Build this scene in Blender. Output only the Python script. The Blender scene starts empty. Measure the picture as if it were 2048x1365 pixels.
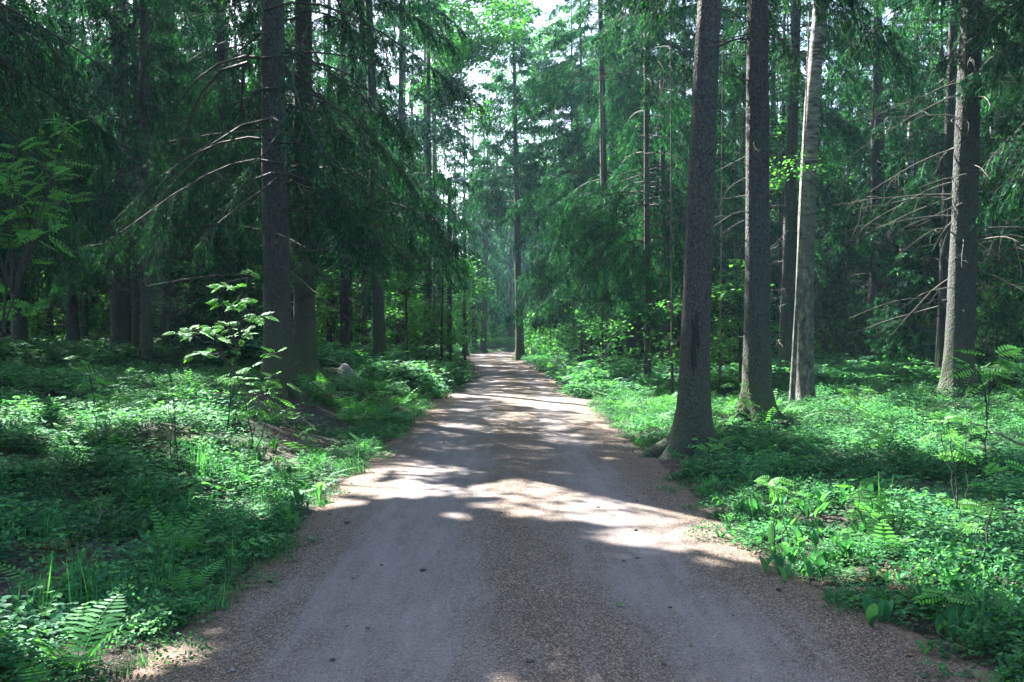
import bpy, math
import numpy as np
from mathutils import Vector
PI = math.pi
SC = bpy.context.scene
COL = SC.collection

# ------------------------------------------------------------------ camera, sky, sun, exposure
F = 1991.0; HOR = 665.0; CAMZ = 1.6
cam = bpy.data.cameras.new('camera'); co = bpy.data.objects.new('camera', cam); COL.objects.link(co)
cam.lens = 35.0; cam.sensor_width = 36.0; cam.clip_end = 2000; cam.clip_start = 0.05
co.location = (0, 0, CAMZ); co.rotation_euler = (math.radians(90 - 0.5), 0, 0)
SC.camera = co
SUN_AZ = math.radians(35); SUN_EL = math.radians(45)
S = np.array([-math.sin(SUN_AZ) * math.cos(SUN_EL), math.cos(SUN_AZ) * math.cos(SUN_EL), math.sin(SUN_EL)])
w = bpy.data.worlds.new('World'); SC.world = w; w.use_nodes = True
nt = w.node_tree; bg = nt.nodes['Background']
sky = nt.nodes.new('ShaderNodeTexSky'); sky.sky_type = 'NISHITA'; sky.sun_disc = False
sky.sun_elevation = SUN_EL; sky.sun_rotation = -SUN_AZ; sky.dust_density = 2.0; sky.air_density = 1.0
nt.links.new(sky.outputs[0], bg.inputs[0]); bg.inputs[1].default_value = 0.07
sl = bpy.data.lights.new('sun', 'SUN'); sl.energy = 5.0; sl.angle = math.radians(0.5); sl.color = (1.0, 0.96, 0.88)
so = bpy.data.objects.new('sun', sl); COL.objects.link(so)
so.rotation_euler = Vector(S).to_track_quat('Z', 'Y').to_euler()
SC.view_settings.view_transform = 'Standard'; SC.view_settings.look = 'None'
SC.view_settings.exposure = 3.05; SC.view_settings.gamma = 1
cy = SC.cycles
cy.max_bounces = 6; cy.diffuse_bounces = 4; cy.transmission_bounces = 4; cy.glossy_bounces = 2
cy.sample_clamp_indirect = 4.0; cy.use_denoising = True; cy.caustics_reflective = False; cy.caustics_refractive = False

# ------------------------------------------------------------------ numbers
def RNG(k): return np.random.default_rng(k)
def sstep(a, b, x):
    t = np.clip((x - a) / (b - a), 0, 1); return t * t * (3 - 2 * t)
def nz(x, y, sc, seed=0):
    r = RNG(1000 + seed); v = 0
    for k in range(6):
        a = r.uniform(0, 2 * PI); f = r.uniform(0.6, 1.7) * 2 * PI / sc; p = r.uniform(0, 2 * PI)
        v = v + np.sin((x * math.cos(a) + y * math.sin(a)) * f + p + 1.3 * np.sin((x * math.sin(a) - y * math.cos(a)) * f * .6 + p * 2))
    return v / 3.2
def W(px, d): return (px - 1024.0) / F * d
def unit(v): return v / np.maximum(np.linalg.norm(v, axis=-1, keepdims=True), 1e-9)

# ------------------------------------------------------------------ path centre line (x, y, half width)
KP = np.array([(0.25, -12, 2.1), (0.25, 0, 2.1), (0.22, 4.5, 2.0), (0.05, 6, 1.85), (0.02, 7.3, 1.75), (0, 9.5, 1.78), (0.0, 12.7, 1.80), (-0.05, 16.3, 1.72),
               (-0.05, 19.3, 1.75), (0.0, 25.5, 1.8), (-0.02, 30, 1.72), (-0.1, 37, 1.38), (-0.3, 42, 1.22), (-0.72, 49, 1.3),
               (-1.25, 58, 1.4), (-1.5, 66, 1.42), (-1.0, 73, 1.5), (1.2, 79, 1.5), (6, 83, 1.5), (14, 85, 1.5), (40, 86, 1.5)])
def _dense():
    out = []
    for i in range(len(KP) - 1):
        p0 = KP[max(i - 1, 0)]; p1 = KP[i]; p2 = KP[i + 1]; p3 = KP[min(i + 2, len(KP) - 1)]
        n = max(4, int(np.linalg.norm(p2[:2] - p1[:2]) / 0.35))
        for k in range(n):
            t = k / n
            out.append(0.5 * ((2 * p1) + (-p0 + p2) * t + (2 * p0 - 5 * p1 + 4 * p2 - p3) * t * t + (-p0 + 3 * p1 - 3 * p2 + p3) * t ** 3))
    out.append(KP[-1]); return np.array(out)
PC = _dense()
PT = unit(np.gradient(PC[:, :2], axis=0))
def path_rel(x, y):
    """signed lateral distance from the centre line (left negative) and local half width"""
    x = np.atleast_1d(np.asarray(x, float)); y = np.atleast_1d(np.asarray(y, float)); sh = x.shape
    x = x.ravel(); y = y.ravel(); s = np.empty(x.size); h = np.empty(x.size)
    for a in range(0, x.size, 20000):
        xx = x[a:a + 20000]; yy = y[a:a + 20000]
        D = (xx[:, None] - PC[None, :, 0]) ** 2 + (yy[:, None] - PC[None, :, 1]) ** 2
        i = D.argmin(1); dx = xx - PC[i, 0]; dy = yy - PC[i, 1]
        sg = np.sign(dx * PT[i, 1] - dy * PT[i, 0]); sg[sg == 0] = 1
        s[a:a + 20000] = sg * np.sqrt(D[np.arange(len(i)), i]); h[a:a + 20000] = PC[i, 2]
    return s.reshape(sh), h.reshape(sh)
MOUNDS = [(-3.9, 11.3, .75, .30), (2.55, 6.3, .35, .10), (8.9, 20.4, 1.1, .25), (-4.2, 17.4, 1.3, .22), (-4.3, 21.4, 1.2, .25), (4.2, 16.6, .8, .12),
          (-7.5, 14, 1.2, .3), (-2.6, 19.5, .8, -.12), (-3.6, 6.2, .8, -.12)]
def ground(x, y):
    x = np.atleast_1d(np.asarray(x, float)); y = np.atleast_1d(np.asarray(y, float))
    s, h = path_rel(x, y); e = np.abs(s) - h
    o = sstep(0, 1.4, e)
    left = (0.22 + 0.28 * sstep(7, 15, y)) * sstep(0.15, 3.0, e) + 0.018 * np.clip(e, 0, 30)
    right = 0.06 * sstep(0, 1.0, e) + 0.008 * np.clip(e, 0, 40)
    z = np.where(s < 0, left, right)
    z = z + o * (0.05 * nz(x, y, 1.7, 1) + 0.11 * nz(x, y, 6.0, 2)) + 0.012 * nz(x, y, .5, 3) * sstep(-.15, .3, e)
    for mx, my, r, hh in MOUNDS:
        z = z + hh * np.exp(-((x - mx) ** 2 + (y - my) ** 2) / (r * r)) * sstep(0, .4, e)
    z = z + np.where(e < 0.12, -0.07 * sstep(0.12, -0.25, e), 0.0) + 0.014
    return z
def G(x, y): return float(ground([x], [y])[0])
def hit(px, py):
    """where the ground lies under a point of the photograph"""
    d = np.concatenate([np.arange(3.2, 30, .05), np.arange(30, 110, .25)])
    x = (px - 1024) / F * d; z = CAMZ - (py - HOR) / F * d
    g = ground(x, d); b = np.nonzero(z <= g)[0]
    i = b[0] if len(b) else len(d) - 1
    return float(x[i]), float(d[i]), float(g[i])

# ------------------------------------------------------------------ where sun gets through the canopy (ground plan of the gaps)
LIT = []     # (x, y, rx, ry, angle) on the plane z=0 in sun projection
def gap(px0, py0, px1, py1, wd, z=None, dist=None):
    if z is None:
        a = hit(px0, py0); b = hit(px1, py1)
    else:
        a = (W(px0, dist), dist, z); b = (W(px1, dist), dist, z)
    q = [(p[0] - p[2] * S[0] / S[2], p[1] - p[2] * S[1] / S[2]) for p in (a, b)]
    cx = (q[0][0] + q[1][0]) / 2; cy_ = (q[0][1] + q[1][1]) / 2
    L = math.hypot(q[1][0] - q[0][0], q[1][1] - q[0][1]); an = math.atan2(q[1][1] - q[0][1], q[1][0] - q[0][0])
    LIT.append((cx, cy_, max(L / 2, wd), wd, an))
# big patch across the path and on into the herbs at the right
gap(985, 1000, 1440, 1082, .55); gap(1020, 985, 1220, 1030, .42); gap(1210, 1100, 1360, 1118, .10); gap(1300, 1060, 1560, 1110, .40)
gap(1470, 1010, 1760, 1110, .65); gap(1650, 1050, 2040, 1110, .75); gap(1600, 1130, 1850, 1170, .35); gap(1950, 1180, 2048, 1230, .3)
gap(890, 1052, 950, 1062, .10); gap(700, 975, 900, 1012, .17); gap(640, 1000, 720, 960, .18); gap(760, 915, 830, 921, .09)
gap(890, 857, 950, 862, .12); gap(870, 793, 985, 797, .18); gap(990, 795, 1090, 815, .35); gap(1040, 812, 1180, 828, .3); gap(1150, 836, 1200, 842, .25)
gap(960, 768, 1040, 770, .2); gap(1090, 764, 1150, 773, .2); gap(960, 742, 1030, 744, .5); gap(940, 718, 990, 719, .9)
gap(400, 1285, 490, 1300, .07); gap(40, 1280, 250, 1335, .40); gap(300, 1345, 420, 1360, .1)
gap(400, 950, 480, 960, .2); gap(20, 850, 220, 870, .45); gap(330, 850, 420, 850, .3); gap(100, 920, 190, 925, .2); gap(450, 1010, 520, 1040, .15)
gap(1480, 830, 1760, 850, .9); gap(1640, 800, 1800, 815, .7); gap(1780, 760, 1890, 765, 1.4); gap(1230, 800, 1340, 850, .8); gap(1170, 780, 1250, 810, .7)
gap(1960, 870, 2040, 890, .4); gap(1880, 930, 1990, 940, .25); gap(560, 905, 640, 960, .12)
gap(340, 680, 550, 620, .35, z=1.75, dist=11.2); gap(430, 530, 510, 545, .25, z=2.35, dist=11.2); gap(440, 590, 480, 580, .25, z=2.1, dist=11.2)
gap(700, 720, 900, 740, 1.2); gap(780, 770, 900, 790, .8); gap(60, 680, 250, 690, 1.5)
for zz in np.arange(.6, 7.5, .45):
    gap(1592, 0, 1600, 0, .22, z=zz, dist=19.8); gap(1893, 0, 1900, 0, .24, z=zz, dist=19.7); gap(1553, 0, 1560, 0, .16, z=min(zz, 4.5), dist=26.7)
for zz in np.arange(2.5, 6.5, .5): gap(1790, 0, 1880, 0, .12, z=zz, dist=19.6)
for zz in (5.5, 6.5, 7.5, 8.5): gap(1200, 0, 1270, 0, .5, z=zz, dist=32)
for zz in (5.0, 6.5, 7.5): gap(1480, 0, 1640, 0, .2, z=zz, dist=31.5)
for zz in (1.6, 2.4, 3.2): gap(1330, 0, 1350, 0, .15, z=zz, dist=21.8); gap(1430, 0, 1450, 0, .15, z=zz, dist=23.8); gap(840, 0, 950, 0, .45, z=zz * 1.7, dist=35.8)
LITA = np.array(LIT)
def lit(P):
    """True where the sun ray through P comes down inside a gap"""
    sx = P[:, 0] - P[:, 2] * S[0] / S[2]; sy = P[:, 1] - P[:, 2] * S[1] / S[2]
    wx = sx + .16 * nz(sx, sy, 1.1, 31) + .07 * nz(sx, sy, .4, 32); wy = sy + .2 * nz(sx, sy, 1.3, 33) + .07 * nz(sx, sy, .45, 34)
    m = np.zeros(len(P), bool)
    for cx, cyy, a, b, an in LITA:
        dx = wx - cx; dy = wy - cyy; u = dx * math.cos(an) + dy * math.sin(an); v = -dx * math.sin(an) + dy * math.cos(an)
        m |= (u / (a + .18)) ** 2 + (v / (b + .17)) ** 2 < 1
    far = sy > 14                                                   # small chance gaps farther off
    m |= far & (nz(sx, sy, 3.2, 35) > 1.45)
    return m
def strip_hits(x, y, Hh):
    """does the shadow of a tree standing here fall over one of the gaps"""
    t = np.linspace(3, Hh, 12); sx = x - t * S[0] / S[2]; sy = y - t * S[1] / S[2]
    D = (sx[:, None] - LITA[None, :, 0]) ** 2 + (sy[:, None] - LITA[None, :, 1]) ** 2
    return bool((np.sqrt(D) < LITA[None, :, 2] + 2.6).any())

# ------------------------------------------------------------------ mesh helpers
class Geo:
    def __init__(s): s.V = []; s.F = []; s.T = []; s.M = []; s.n = 0
    def add(s, V, Fc, tint=None, mat=0):
        V = np.asarray(V, float).reshape(-1, 3); Fc = np.asarray(Fc, int)
        if len(V) == 0: return
        s.V.append(V); s.F.append(Fc + s.n); s.M.append(mat)
        s.T.append(np.full(len(V), .5) if tint is None else np.broadcast_to(np.asarray(tint, float), (len(V),)))
        s.n += len(V)
    def mesh(s, name, mats, smooth=False):
        me = bpy.data.meshes.new(name)
        V = np.concatenate(s.V).astype(np.float32); T = np.concatenate(s.T).astype(np.float32)
        loops = np.concatenate([f.ravel() for f in s.F]); cnt = np.concatenate([np.full(len(f), f.shape[1]) for f in s.F])
        mi = np.concatenate([np.full(len(f), m) for f, m in zip(s.F, s.M)])
        st = np.concatenate([[0], np.cumsum(cnt)[:-1]])
        me.vertices.add(len(V)); me.vertices.foreach_set('co', V.ravel())
        me.loops.add(len(loops)); me.loops.foreach_set('vertex_index', loops.astype(np.int32))
        me.polygons.add(len(cnt)); me.polygons.foreach_set('loop_start', st.astype(np.int32))
        me.polygons.foreach_set('material_index', mi.astype(np.int32))
        if smooth: me.polygons.foreach_set('use_smooth', np.ones(len(cnt), bool))
        a = me.attributes.new('tint', 'FLOAT', 'POINT'); a.data.foreach_set('value', T)
        for m in (mats if isinstance(mats, (list, tuple)) else [mats]): me.materials.append(m)
        me.update(calc_edges=True)
        return me
def link(name, me, parent=None, loc=None):
    o = bpy.data.objects.new(name, me); COL.objects.link(o)
    if parent is not None: o.parent = parent
    if loc is not None: o.location = loc
    return o
def props(o, label=None, cat=None, group=None, kind=None):
    if label: o['label'] = label
    if cat: o['category'] = cat
    if group: o['group'] = group
    if kind: o['kind'] = kind
    return o
def thing(name, loc, label, cat, group=None, rz=0):
    o = bpy.data.objects.new(name, None); COL.objects.link(o); o.location = loc; o.rotation_euler = (0, 0, rz); o.empty_display_size = .2
    return props(o, label, cat, group)
def tubes(g, P, R, k=6, tint=None, mat=0, cap=False):
    """P (B,n,3) centre lines, R (B,n) radii"""
    P = np.asarray(P, float); R = np.asarray(R, float)
    if P.ndim == 2: P = P[None]; R = R[None]
    B, n, _ = P.shape
    if B == 0: return
    T = unit(np.gradient(P, axis=1))
    ref = np.where(np.abs(T[:, :1, 2:3]) > .8, np.array([1., 0, 0]), np.array([0, 0, 1.])) * np.ones((B, n, 1))
    A = unit(np.cross(T, ref)); Bv = np.cross(T, A)
    th = np.arange(k) * 2 * PI / k
    V = P[:, :, None, :] + R[:, :, None, None] * (np.cos(th)[None, None, :, None] * A[:, :, None, :] + np.sin(th)[None, None, :, None] * Bv[:, :, None, :])
    idx = np.arange(B * n * k).reshape(B, n, k)
    a = idx[:, :-1, :]; b = np.roll(a, -1, 2); c = idx[:, 1:, :]; d = np.roll(c, -1, 2)
    Fc = np.stack([a, b, d, c], -1).reshape(-1, 4)
    tt = None if tint is None else (np.repeat(np.broadcast_to(np.asarray(tint, float), (B,)), n * k))
    g.add(V, Fc, tt, mat)
SH = {'dia': np.array([(0, 0), (.5, .5), (1, 0), (.5, -.5)]),
      'oval': np.array([(0, 0), (.25, .42), (.65, .42), (1, 0), (.65, -.42), (.25, -.42)]),
      'leaflet': np.array([(0, 0), (.3, .45), (.75, .34), (1, 0), (.75, -.34), (.3, -.45)]),
      'maple': np.array([(0, 0), (.08, .42), (.38, .5), (.42, .24), (.72, .40), (.70, .14), (1, 0), (.70, -.14), (.72, -.40), (.42, -.24), (.38, -.5), (.08, -.42)])}
def leaves(g, P, D, N, L, Wd, shape='dia', tint=None, mat=0, fold=0.0):
    """flat little blades: base P, direction D, plane normal N"""
    P = np.asarray(P, float); n = len(P)
    if n == 0: return
    D = unit(D); Sd = unit(np.cross(D, N)); Nn = np.cross(Sd, D)
    sh = SH[shape]; L = np.broadcast_to(L, (n,)); Wd = np.broadcast_to(Wd, (n,))
    V = P[:, None, :] + D[:, None, :] * (sh[None, :, 0, None] * L[:, None, None]) + Sd[:, None, :] * (sh[None, :, 1, None] * Wd[:, None, None])
    if fold: V = V + Nn[:, None, :] * (np.abs(sh[None, :, 1, None]) * Wd[:, None, None] * fold)
    k = len(sh); Fc = np.arange(n * k).reshape(n, k)
    tt = None if tint is None else np.repeat(np.broadcast_to(tint, (n,)), k)
    g.add(V, Fc, tt, mat)
def rdir(r, n): return unit(r.normal(size=(n, 3)))

# ------------------------------------------------------------------ materials
def newmat(name):
    m = bpy.data.materials.new(name); m.use_nodes = True; t = m.node_tree
    for n in list(t.nodes): t.nodes.remove(n)
    return m, t, (lambda ty: t.nodes.new('ShaderNode' + ty)), (lambda a, b: t.links.new(a, b))
def ramp(nd, stops, interp='LINEAR'):
    cr = nd.color_ramp; cr.interpolation = interp
    while len(cr.elements) < len(stops): cr.elements.new(.5)
    for e, (p, c) in zip(cr.elements, stops): e.position = p; e.color = (*c, 1)
def leafmat(name, stops, trans=.35, gloss=.12, rough=.55, vary=.35, nsc=2.5):
    m, t, N, Lk = newmat(name)
    at = N('Attribute'); at.attribute_name = 'tint'
    rp = N('ValToRGB'); ramp(rp, stops); Lk(at.outputs['Fac'], rp.inputs[0])
    geo = N('NewGeometry'); nse = N('TexNoise'); nse.inputs['Scale'].default_value = nsc; nse.inputs['Detail'].default_value = 3
    Lk(geo.outputs['Position'], nse.inputs['Vector'])
    oi = N('ObjectInfo')
    mr = N('MapRange'); mr.inputs[1].default_value = .3; mr.inputs[2].default_value = .7; mr.inputs[3].default_value = 1 - vary; mr.inputs[4].default_value = 1 + vary
    Lk(nse.outputs[0], mr.inputs[0])
    mo = N('MapRange'); mo.inputs[3].default_value = .8; mo.inputs[4].default_value = 1.2; Lk(oi.outputs['Random'], mo.inputs[0])
    mu = N('Math'); mu.operation = 'MULTIPLY'; Lk(mr.outputs[0], mu.inputs[0]); Lk(mo.outputs[0], mu.inputs[1])
    vm = N('VectorMath'); vm.operation = 'SCALE'; Lk(rp.outputs[0], vm.inputs[0]); Lk(mu.outputs[0], vm.inputs['Scale'])
    di = N('BsdfDiffuse'); Lk(vm.outputs[0], di.inputs[0])
    tr = N('BsdfTranslucent'); hs = N('VectorMath'); hs.operation = 'MULTIPLY'; hs.inputs[1].default_value = (1.25, 1.5, .7); Lk(vm.outputs[0], hs.inputs[0]); Lk(hs.outputs[0], tr.inputs[0])
    mx = N('MixShader'); mx.inputs[0].default_value = trans; Lk(di.outputs[0], mx.inputs[1]); Lk(tr.outputs[0], mx.inputs[2])
    gl = N('BsdfGlossy'); gl.inputs['Roughness'].default_value = rough; gl.inputs[0].default_value = (.6, .75, .7, 1)
    fr = N('Fresnel'); fr.inputs[0].default_value = 1.4; fm = N('Math'); fm.operation = 'MULTIPLY'; fm.inputs[1].default_value = gloss * 2; Lk(fr.outputs[0], fm.inputs[0])
    m2 = N('MixShader'); Lk(fm.outputs[0], m2.inputs[0]); Lk(mx.outputs[0], m2.inputs[1]); Lk(gl.outputs[0], m2.inputs[2])
    out = N('OutputMaterial'); Lk(m2.outputs[0], out.inputs[0]); return m
NEEDLE = leafmat('spruce_needles', [(0, (.009, .052, .033)), (.6, (.017, .090, .047)), (.85, (.036, .16, .056)), (1, (.11, .32, .07))], trans=.3, gloss=.05)
BROAD = leafmat('broad_leaves', [(0, (.035, .15, .045)), (.6, (.065, .24, .055)), (1, (.14, .35, .06))], trans=.45, gloss=.10)
ROWAN = leafmat('rowan_leaves', [(0, (.06, .22, .055)), (1, (.13, .36, .06))], trans=.5, gloss=.12)
HERB = leafmat('herb_leaves', [(0, (.022, .096, .049)), (.6, (.050, .185, .082)), (1, (.13, .33, .10))], trans=.45, gloss=.08, vary=.4, nsc=1.2)
FERN = leafmat('fern_fronds', [(0, (.05, .19, .065)), (1, (.11, .32, .08))], trans=.45, gloss=.12)
def barkmat(name, cols, vs=55, zs=.35, moss=.5, bump=.9):
    m, t, N, Lk = newmat(name)
    tc = N('TexCoord'); mp = N('Mapping'); mp.inputs['Scale'].default_value = (1, 1, zs); Lk(tc.outputs['Object'], mp.inputs[0])
    vo = N('TexVoronoi'); vo.feature = 'F1'; vo.inputs['Scale'].default_value = vs; Lk(mp.outputs[0], vo.inputs['Vector'])
    n1 = N('TexNoise'); n1.inputs['Scale'].default_value = 42; n1.inputs['Detail'].default_value = 8; n1.inputs['Roughness'].default_value = .7; Lk(mp.outputs[0], n1.inputs['Vector'])
    n2 = N('TexNoise'); n2.inputs['Scale'].default_value = 3.5; n2.inputs['Detail'].default_value = 4; Lk(tc.outputs['Object'], n2.inputs['Vector'])
    rp = N('ValToRGB'); ramp(rp, [(.25, cols[0]), (.5, cols[1]), (.72, cols[2])]); Lk(n1.outputs[0], rp.inputs[0])
    dk = N('MapRange'); dk.inputs[1].default_value = .0; dk.inputs[2].default_value = .75; dk.inputs[3].default_value = 1.25; dk.inputs[4].default_value = .45; Lk(vo.outputs['Distance'], dk.inputs[0])
    sc = N('VectorMath'); sc.operation = 'SCALE'; Lk(rp.outputs[0], sc.inputs[0]); Lk(dk.outputs[0], sc.inputs['Scale'])
    sx = N('SeparateXYZ'); Lk(tc.outputs['Object'], sx.inputs[0])
    hz = N('MapRange'); hz.inputs[1].default_value = 0; hz.inputs[2].default_value = 1.6; hz.inputs[3].default_value = .62; hz.inputs[4].default_value = .16; Lk(sx.outputs[2], hz.inputs[0])
    ad = N('Math'); ad.operation = 'ADD'; Lk(hz.outputs[0], ad.inputs[0]); Lk(n2.outputs[0], ad.inputs[1])
    mr = N('MapRange'); mr.inputs[1].default_value = .68; mr.inputs[2].default_value = 1.0; mr.inputs[4].default_value = moss; Lk(ad.outputs[0], mr.inputs[0])
    mx = N('Mix'); mx.data_type = 'RGBA'; Lk(mr.outputs[0], mx.inputs[0]); Lk(sc.outputs[0], mx.inputs[6]); mx.inputs[7].default_value = (.045, .075, .022, 1)
    bs = N('BsdfPrincipled'); bs.inputs['Roughness'].default_value = .85; Lk(mx.outputs[2], bs.inputs['Base Color'])
    su = N('Math'); su.operation = 'SUBTRACT'; Lk(n1.outputs[0], su.inputs[0]); Lk(vo.outputs['Distance'], su.inputs[1])
    bp = N('Bump'); bp.inputs['Strength'].default_value = bump; bp.inputs['Distance'].default_value = .025; Lk(su.outputs[0], bp.inputs['Height']); Lk(bp.outputs[0], bs.inputs['Normal'])
    out = N('OutputMaterial'); Lk(bs.outputs[0], out.inputs[0]); return m
BARK = barkmat('spruce_bark', [(.032, .032, .033), (.072, .070, .068), (.15, .144, .135)], vs=42, zs=.6, bump=1.0)
BARKD = barkmat('dark_bark', [(.028, .03, .034), (.058, .06, .064), (.11, .112, .11)], vs=38, zs=.5, moss=.7)
TWIG = barkmat('dead_wood', [(.10, .09, .08), (.2, .18, .15), (.32, .29, .24)], vs=90, moss=.15, bump=.3)
DARKTWIG = barkmat('branch_wood', [(.025, .025, .027), (.045, .043, .044), (.09, .085, .08)], vs=90, moss=.2, bump=.3)
def birchmat(name='birch_bark', top=4.0, k=1.0):
    m, t, N, Lk = newmat(name)
    tc = N('TexCoord'); mp = N('Mapping'); mp.inputs['Scale'].default_value = (2.2, 2.2, 11); Lk(tc.outputs['Object'], mp.inputs[0])
    n1 = N('TexNoise'); n1.inputs['Scale'].default_value = 1.6; n1.inputs['Detail'].default_value = 5; n1.inputs['Roughness'].default_value = .6; Lk(mp.outputs[0], n1.inputs['Vector'])
    r1 = N('ValToRGB'); ramp(r1, [(.40, (.04, .04, .045)), (.48, (.30 * k, .29 * k, .29 * k)), (.62, (.52 * k, .51 * k, .50 * k))]); Lk(n1.outputs[0], r1.inputs[0])
    n2 = N('TexNoise'); n2.inputs['Scale'].default_value = 13; n2.inputs['Detail'].default_value = 7; n2.inputs['Roughness'].default_value = .7; m2_ = N('Mapping'); m2_.inputs['Scale'].default_value = (1, 1, .45); Lk(tc.outputs['Object'], m2_.inputs[0]); Lk(m2_.outputs[0], n2.inputs['Vector'])
    sx = N('SeparateXYZ'); Lk(tc.outputs['Object'], sx.inputs[0])
    hz = N('MapRange'); hz.inputs[1].default_value = .3; hz.inputs[2].default_value = top; hz.inputs[3].default_value = .5; hz.inputs[4].default_value = -.12; Lk(sx.outputs[2], hz.inputs[0])
    ad = N('Math'); ad.operation = 'ADD'; Lk(hz.outputs[0], ad.inputs[0]); Lk(n2.outputs[0], ad.inputs[1])
    mr = N('MapRange'); mr.inputs[1].default_value = .55; mr.inputs[2].default_value = .8; Lk(ad.outputs[0], mr.inputs[0])
    r2 = N('ValToRGB'); ramp(r2, [(.38, (.02, .02, .02)), (.5, (.09, .09, .075)), (.65, (.24, .24, .19))]); Lk(n2.outputs[0], r2.inputs[0])
    mx = N('Mix'); mx.data_type = 'RGBA'; Lk(mr.outputs[0], mx.inputs[0]); Lk(r1.outputs[0], mx.inputs[6]); Lk(r2.outputs[0], mx.inputs[7])
    bs = N('BsdfPrincipled'); bs.inputs['Roughness'].default_value = .7; Lk(mx.outputs[2], bs.inputs['Base Color'])
    bp = N('Bump'); bp.inputs['Strength'].default_value = 1; bp.inputs['Distance'].default_value = .05; Lk(n2.outputs[0], bp.inputs['Height']); Lk(bp.outputs[0], bs.inputs['Normal'])
    out = N('OutputMaterial'); Lk(bs.outputs[0], out.inputs[0]); return m
BIRCH = birchmat(); OLDBIRCH = birchmat('old_birch_bark', 9.0, .7)
def roadmat():
    m, t, N, Lk = newmat('path_gravel')
    geo = N('NewGeometry'); at = N('Attribute'); at.attribute_name = 'tint'      # 0 left edge .. 1 right edge
    wob = N('TexNoise'); wob.inputs['Scale'].default_value = .45; wob.inputs['Detail'].default_value = 5; Lk(geo.outputs['Position'], wob.inputs['Vector'])
    wm = N('MapRange'); wm.inputs[3].default_value = -.10; wm.inputs[4].default_value = .10; Lk(wob.outputs[0], wm.inputs[0])
    ad = N('Math'); ad.operation = 'ADD'; Lk(at.outputs['Fac'], ad.inputs[0]); Lk(wm.outputs[0], ad.inputs[1])
    lit_ = N('ValToRGB'); ramp(lit_, [(0, (1, 1, 1)), (.09, (.62,) * 3), (.24, (.08,) * 3), (.36, (.12,) * 3), (.50, (.62,) * 3), (.60, (.42,) * 3), (.72, (.03,) * 3), (.80, (.35,) * 3), (.9, (.85,) * 3), (1, (1, 1, 1))]); Lk(ad.outputs[0], lit_.inputs[0])
    st = N('Mapping'); st.inputs['Scale'].default_value = (3.0, .35, 1); Lk(geo.outputs['Position'], st.inputs[0])
    sn = N('TexNoise'); sn.inputs['Scale'].default_value = 2.2; sn.inputs['Detail'].default_value = 6; sn.inputs['Roughness'].default_value = .6; Lk(st.outputs[0], sn.inputs['Vector'])
    fn = N('TexNoise'); fn.inputs['Scale'].default_value = 90; fn.inputs['Detail'].default_value = 5; fn.inputs['Roughness'].default_value = .75; Lk(geo.outputs['Position'], fn.inputs['Vector'])
    # litter amount
    s1 = N('Math'); s1.operation = 'MULTIPLY_ADD'; Lk(sn.outputs[0], s1.inputs[0]); s1.inputs[1].default_value = 1.0; Lk(lit_.outputs[0], s1.inputs[2])
    s2 = N('Math'); s2.operation = 'MULTIPLY_ADD'; Lk(fn.outputs[0], s2.inputs[0]); s2.inputs[1].default_value = 2.0; Lk(s1.outputs[0], s2.inputs[2])
    lm = N('MapRange'); lm.inputs[1].default_value = 1.5; lm.inputs[2].default_value = 2.0; Lk(s2.outputs[0], lm.inputs[0])
    gv = N('TexVoronoi'); gv.inputs['Scale'].default_value = 120; Lk(geo.outputs['Position'], gv.inputs['Vector'])
    gr = N('ValToRGB'); ramp(gr, [(0, (.14, .12, .125)), (.5, (.225, .195, .20)), (1, (.37, .33, .32))])
    gm = N('Mix'); gm.data_type = 'FLOAT'; gm.inputs[0].default_value = .5
    sp = N('SeparateColor'); Lk(gv.outputs['Color'], sp.inputs[0]); Lk(sp.outputs[0], gm.inputs[2]); Lk(fn.outputs[0], gm.inputs[3]); Lk(gm.outputs[0], gr.inputs[0])
    lr = N('ValToRGB'); ramp(lr, [(.1, (.035, .024, .02)), (.45, (.10, .072, .058)), (.75, (.18, .125, .095)), (1, (.36, .28, .21))])
    v2 = N('TexVoronoi'); v2.inputs['Scale'].default_value = 110; Lk(geo.outputs['Position'], v2.inputs['Vector']); sp2 = N('SeparateColor'); Lk(v2.outputs['Color'], sp2.inputs[0]); Lk(sp2.outputs[1], lr.inputs[0])
    mx = N('Mix'); mx.data_type = 'RGBA'; Lk(lm.outputs[0], mx.inputs[0]); Lk(gr.outputs[0], mx.inputs[6]); Lk(lr.outputs[0], mx.inputs[7])
    # orange needles gathered at the two edges
    eg = N('ValToRGB'); ramp(eg, [(0, (.9,) * 3), (.06, (.7,) * 3), (.10, (0, 0, 0)), (.91, (0, 0, 0)), (.95, (.6,) * 3), (1, (.9,) * 3)]); Lk(at.outputs['Fac'], eg.inputs[0])
    em = N('Math'); em.operation = 'MULTIPLY'; Lk(eg.outputs[0], em.inputs[0]); Lk(fn.outputs[0], em.inputs[1])
    m3 = N('Mix'); m3.data_type = 'RGBA'; Lk(em.outputs[0], m3.inputs[0]); Lk(mx.outputs[2], m3.inputs[6]); m3.inputs[7].default_value = (.19, .12, .075, 1)
    bs = N('BsdfPrincipled'); bs.inputs['Roughness'].default_value = .9; Lk(m3.outputs[2], bs.inputs['Base Color'])
    hs = N('Math'); hs.operation = 'ADD'; Lk(fn.outputs[0], hs.inputs[0]); Lk(gv.outputs['Distance'], hs.inputs[1])
    bp = N('Bump'); bp.inputs['Strength'].default_value = .8; bp.inputs['Distance'].default_value = .012; Lk(hs.outputs[0], bp.inputs['Height']); Lk(bp.outputs[0], bs.inputs['Normal'])
    out = N('OutputMaterial'); Lk(bs.outputs[0], out.inputs[0]); return m
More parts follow.
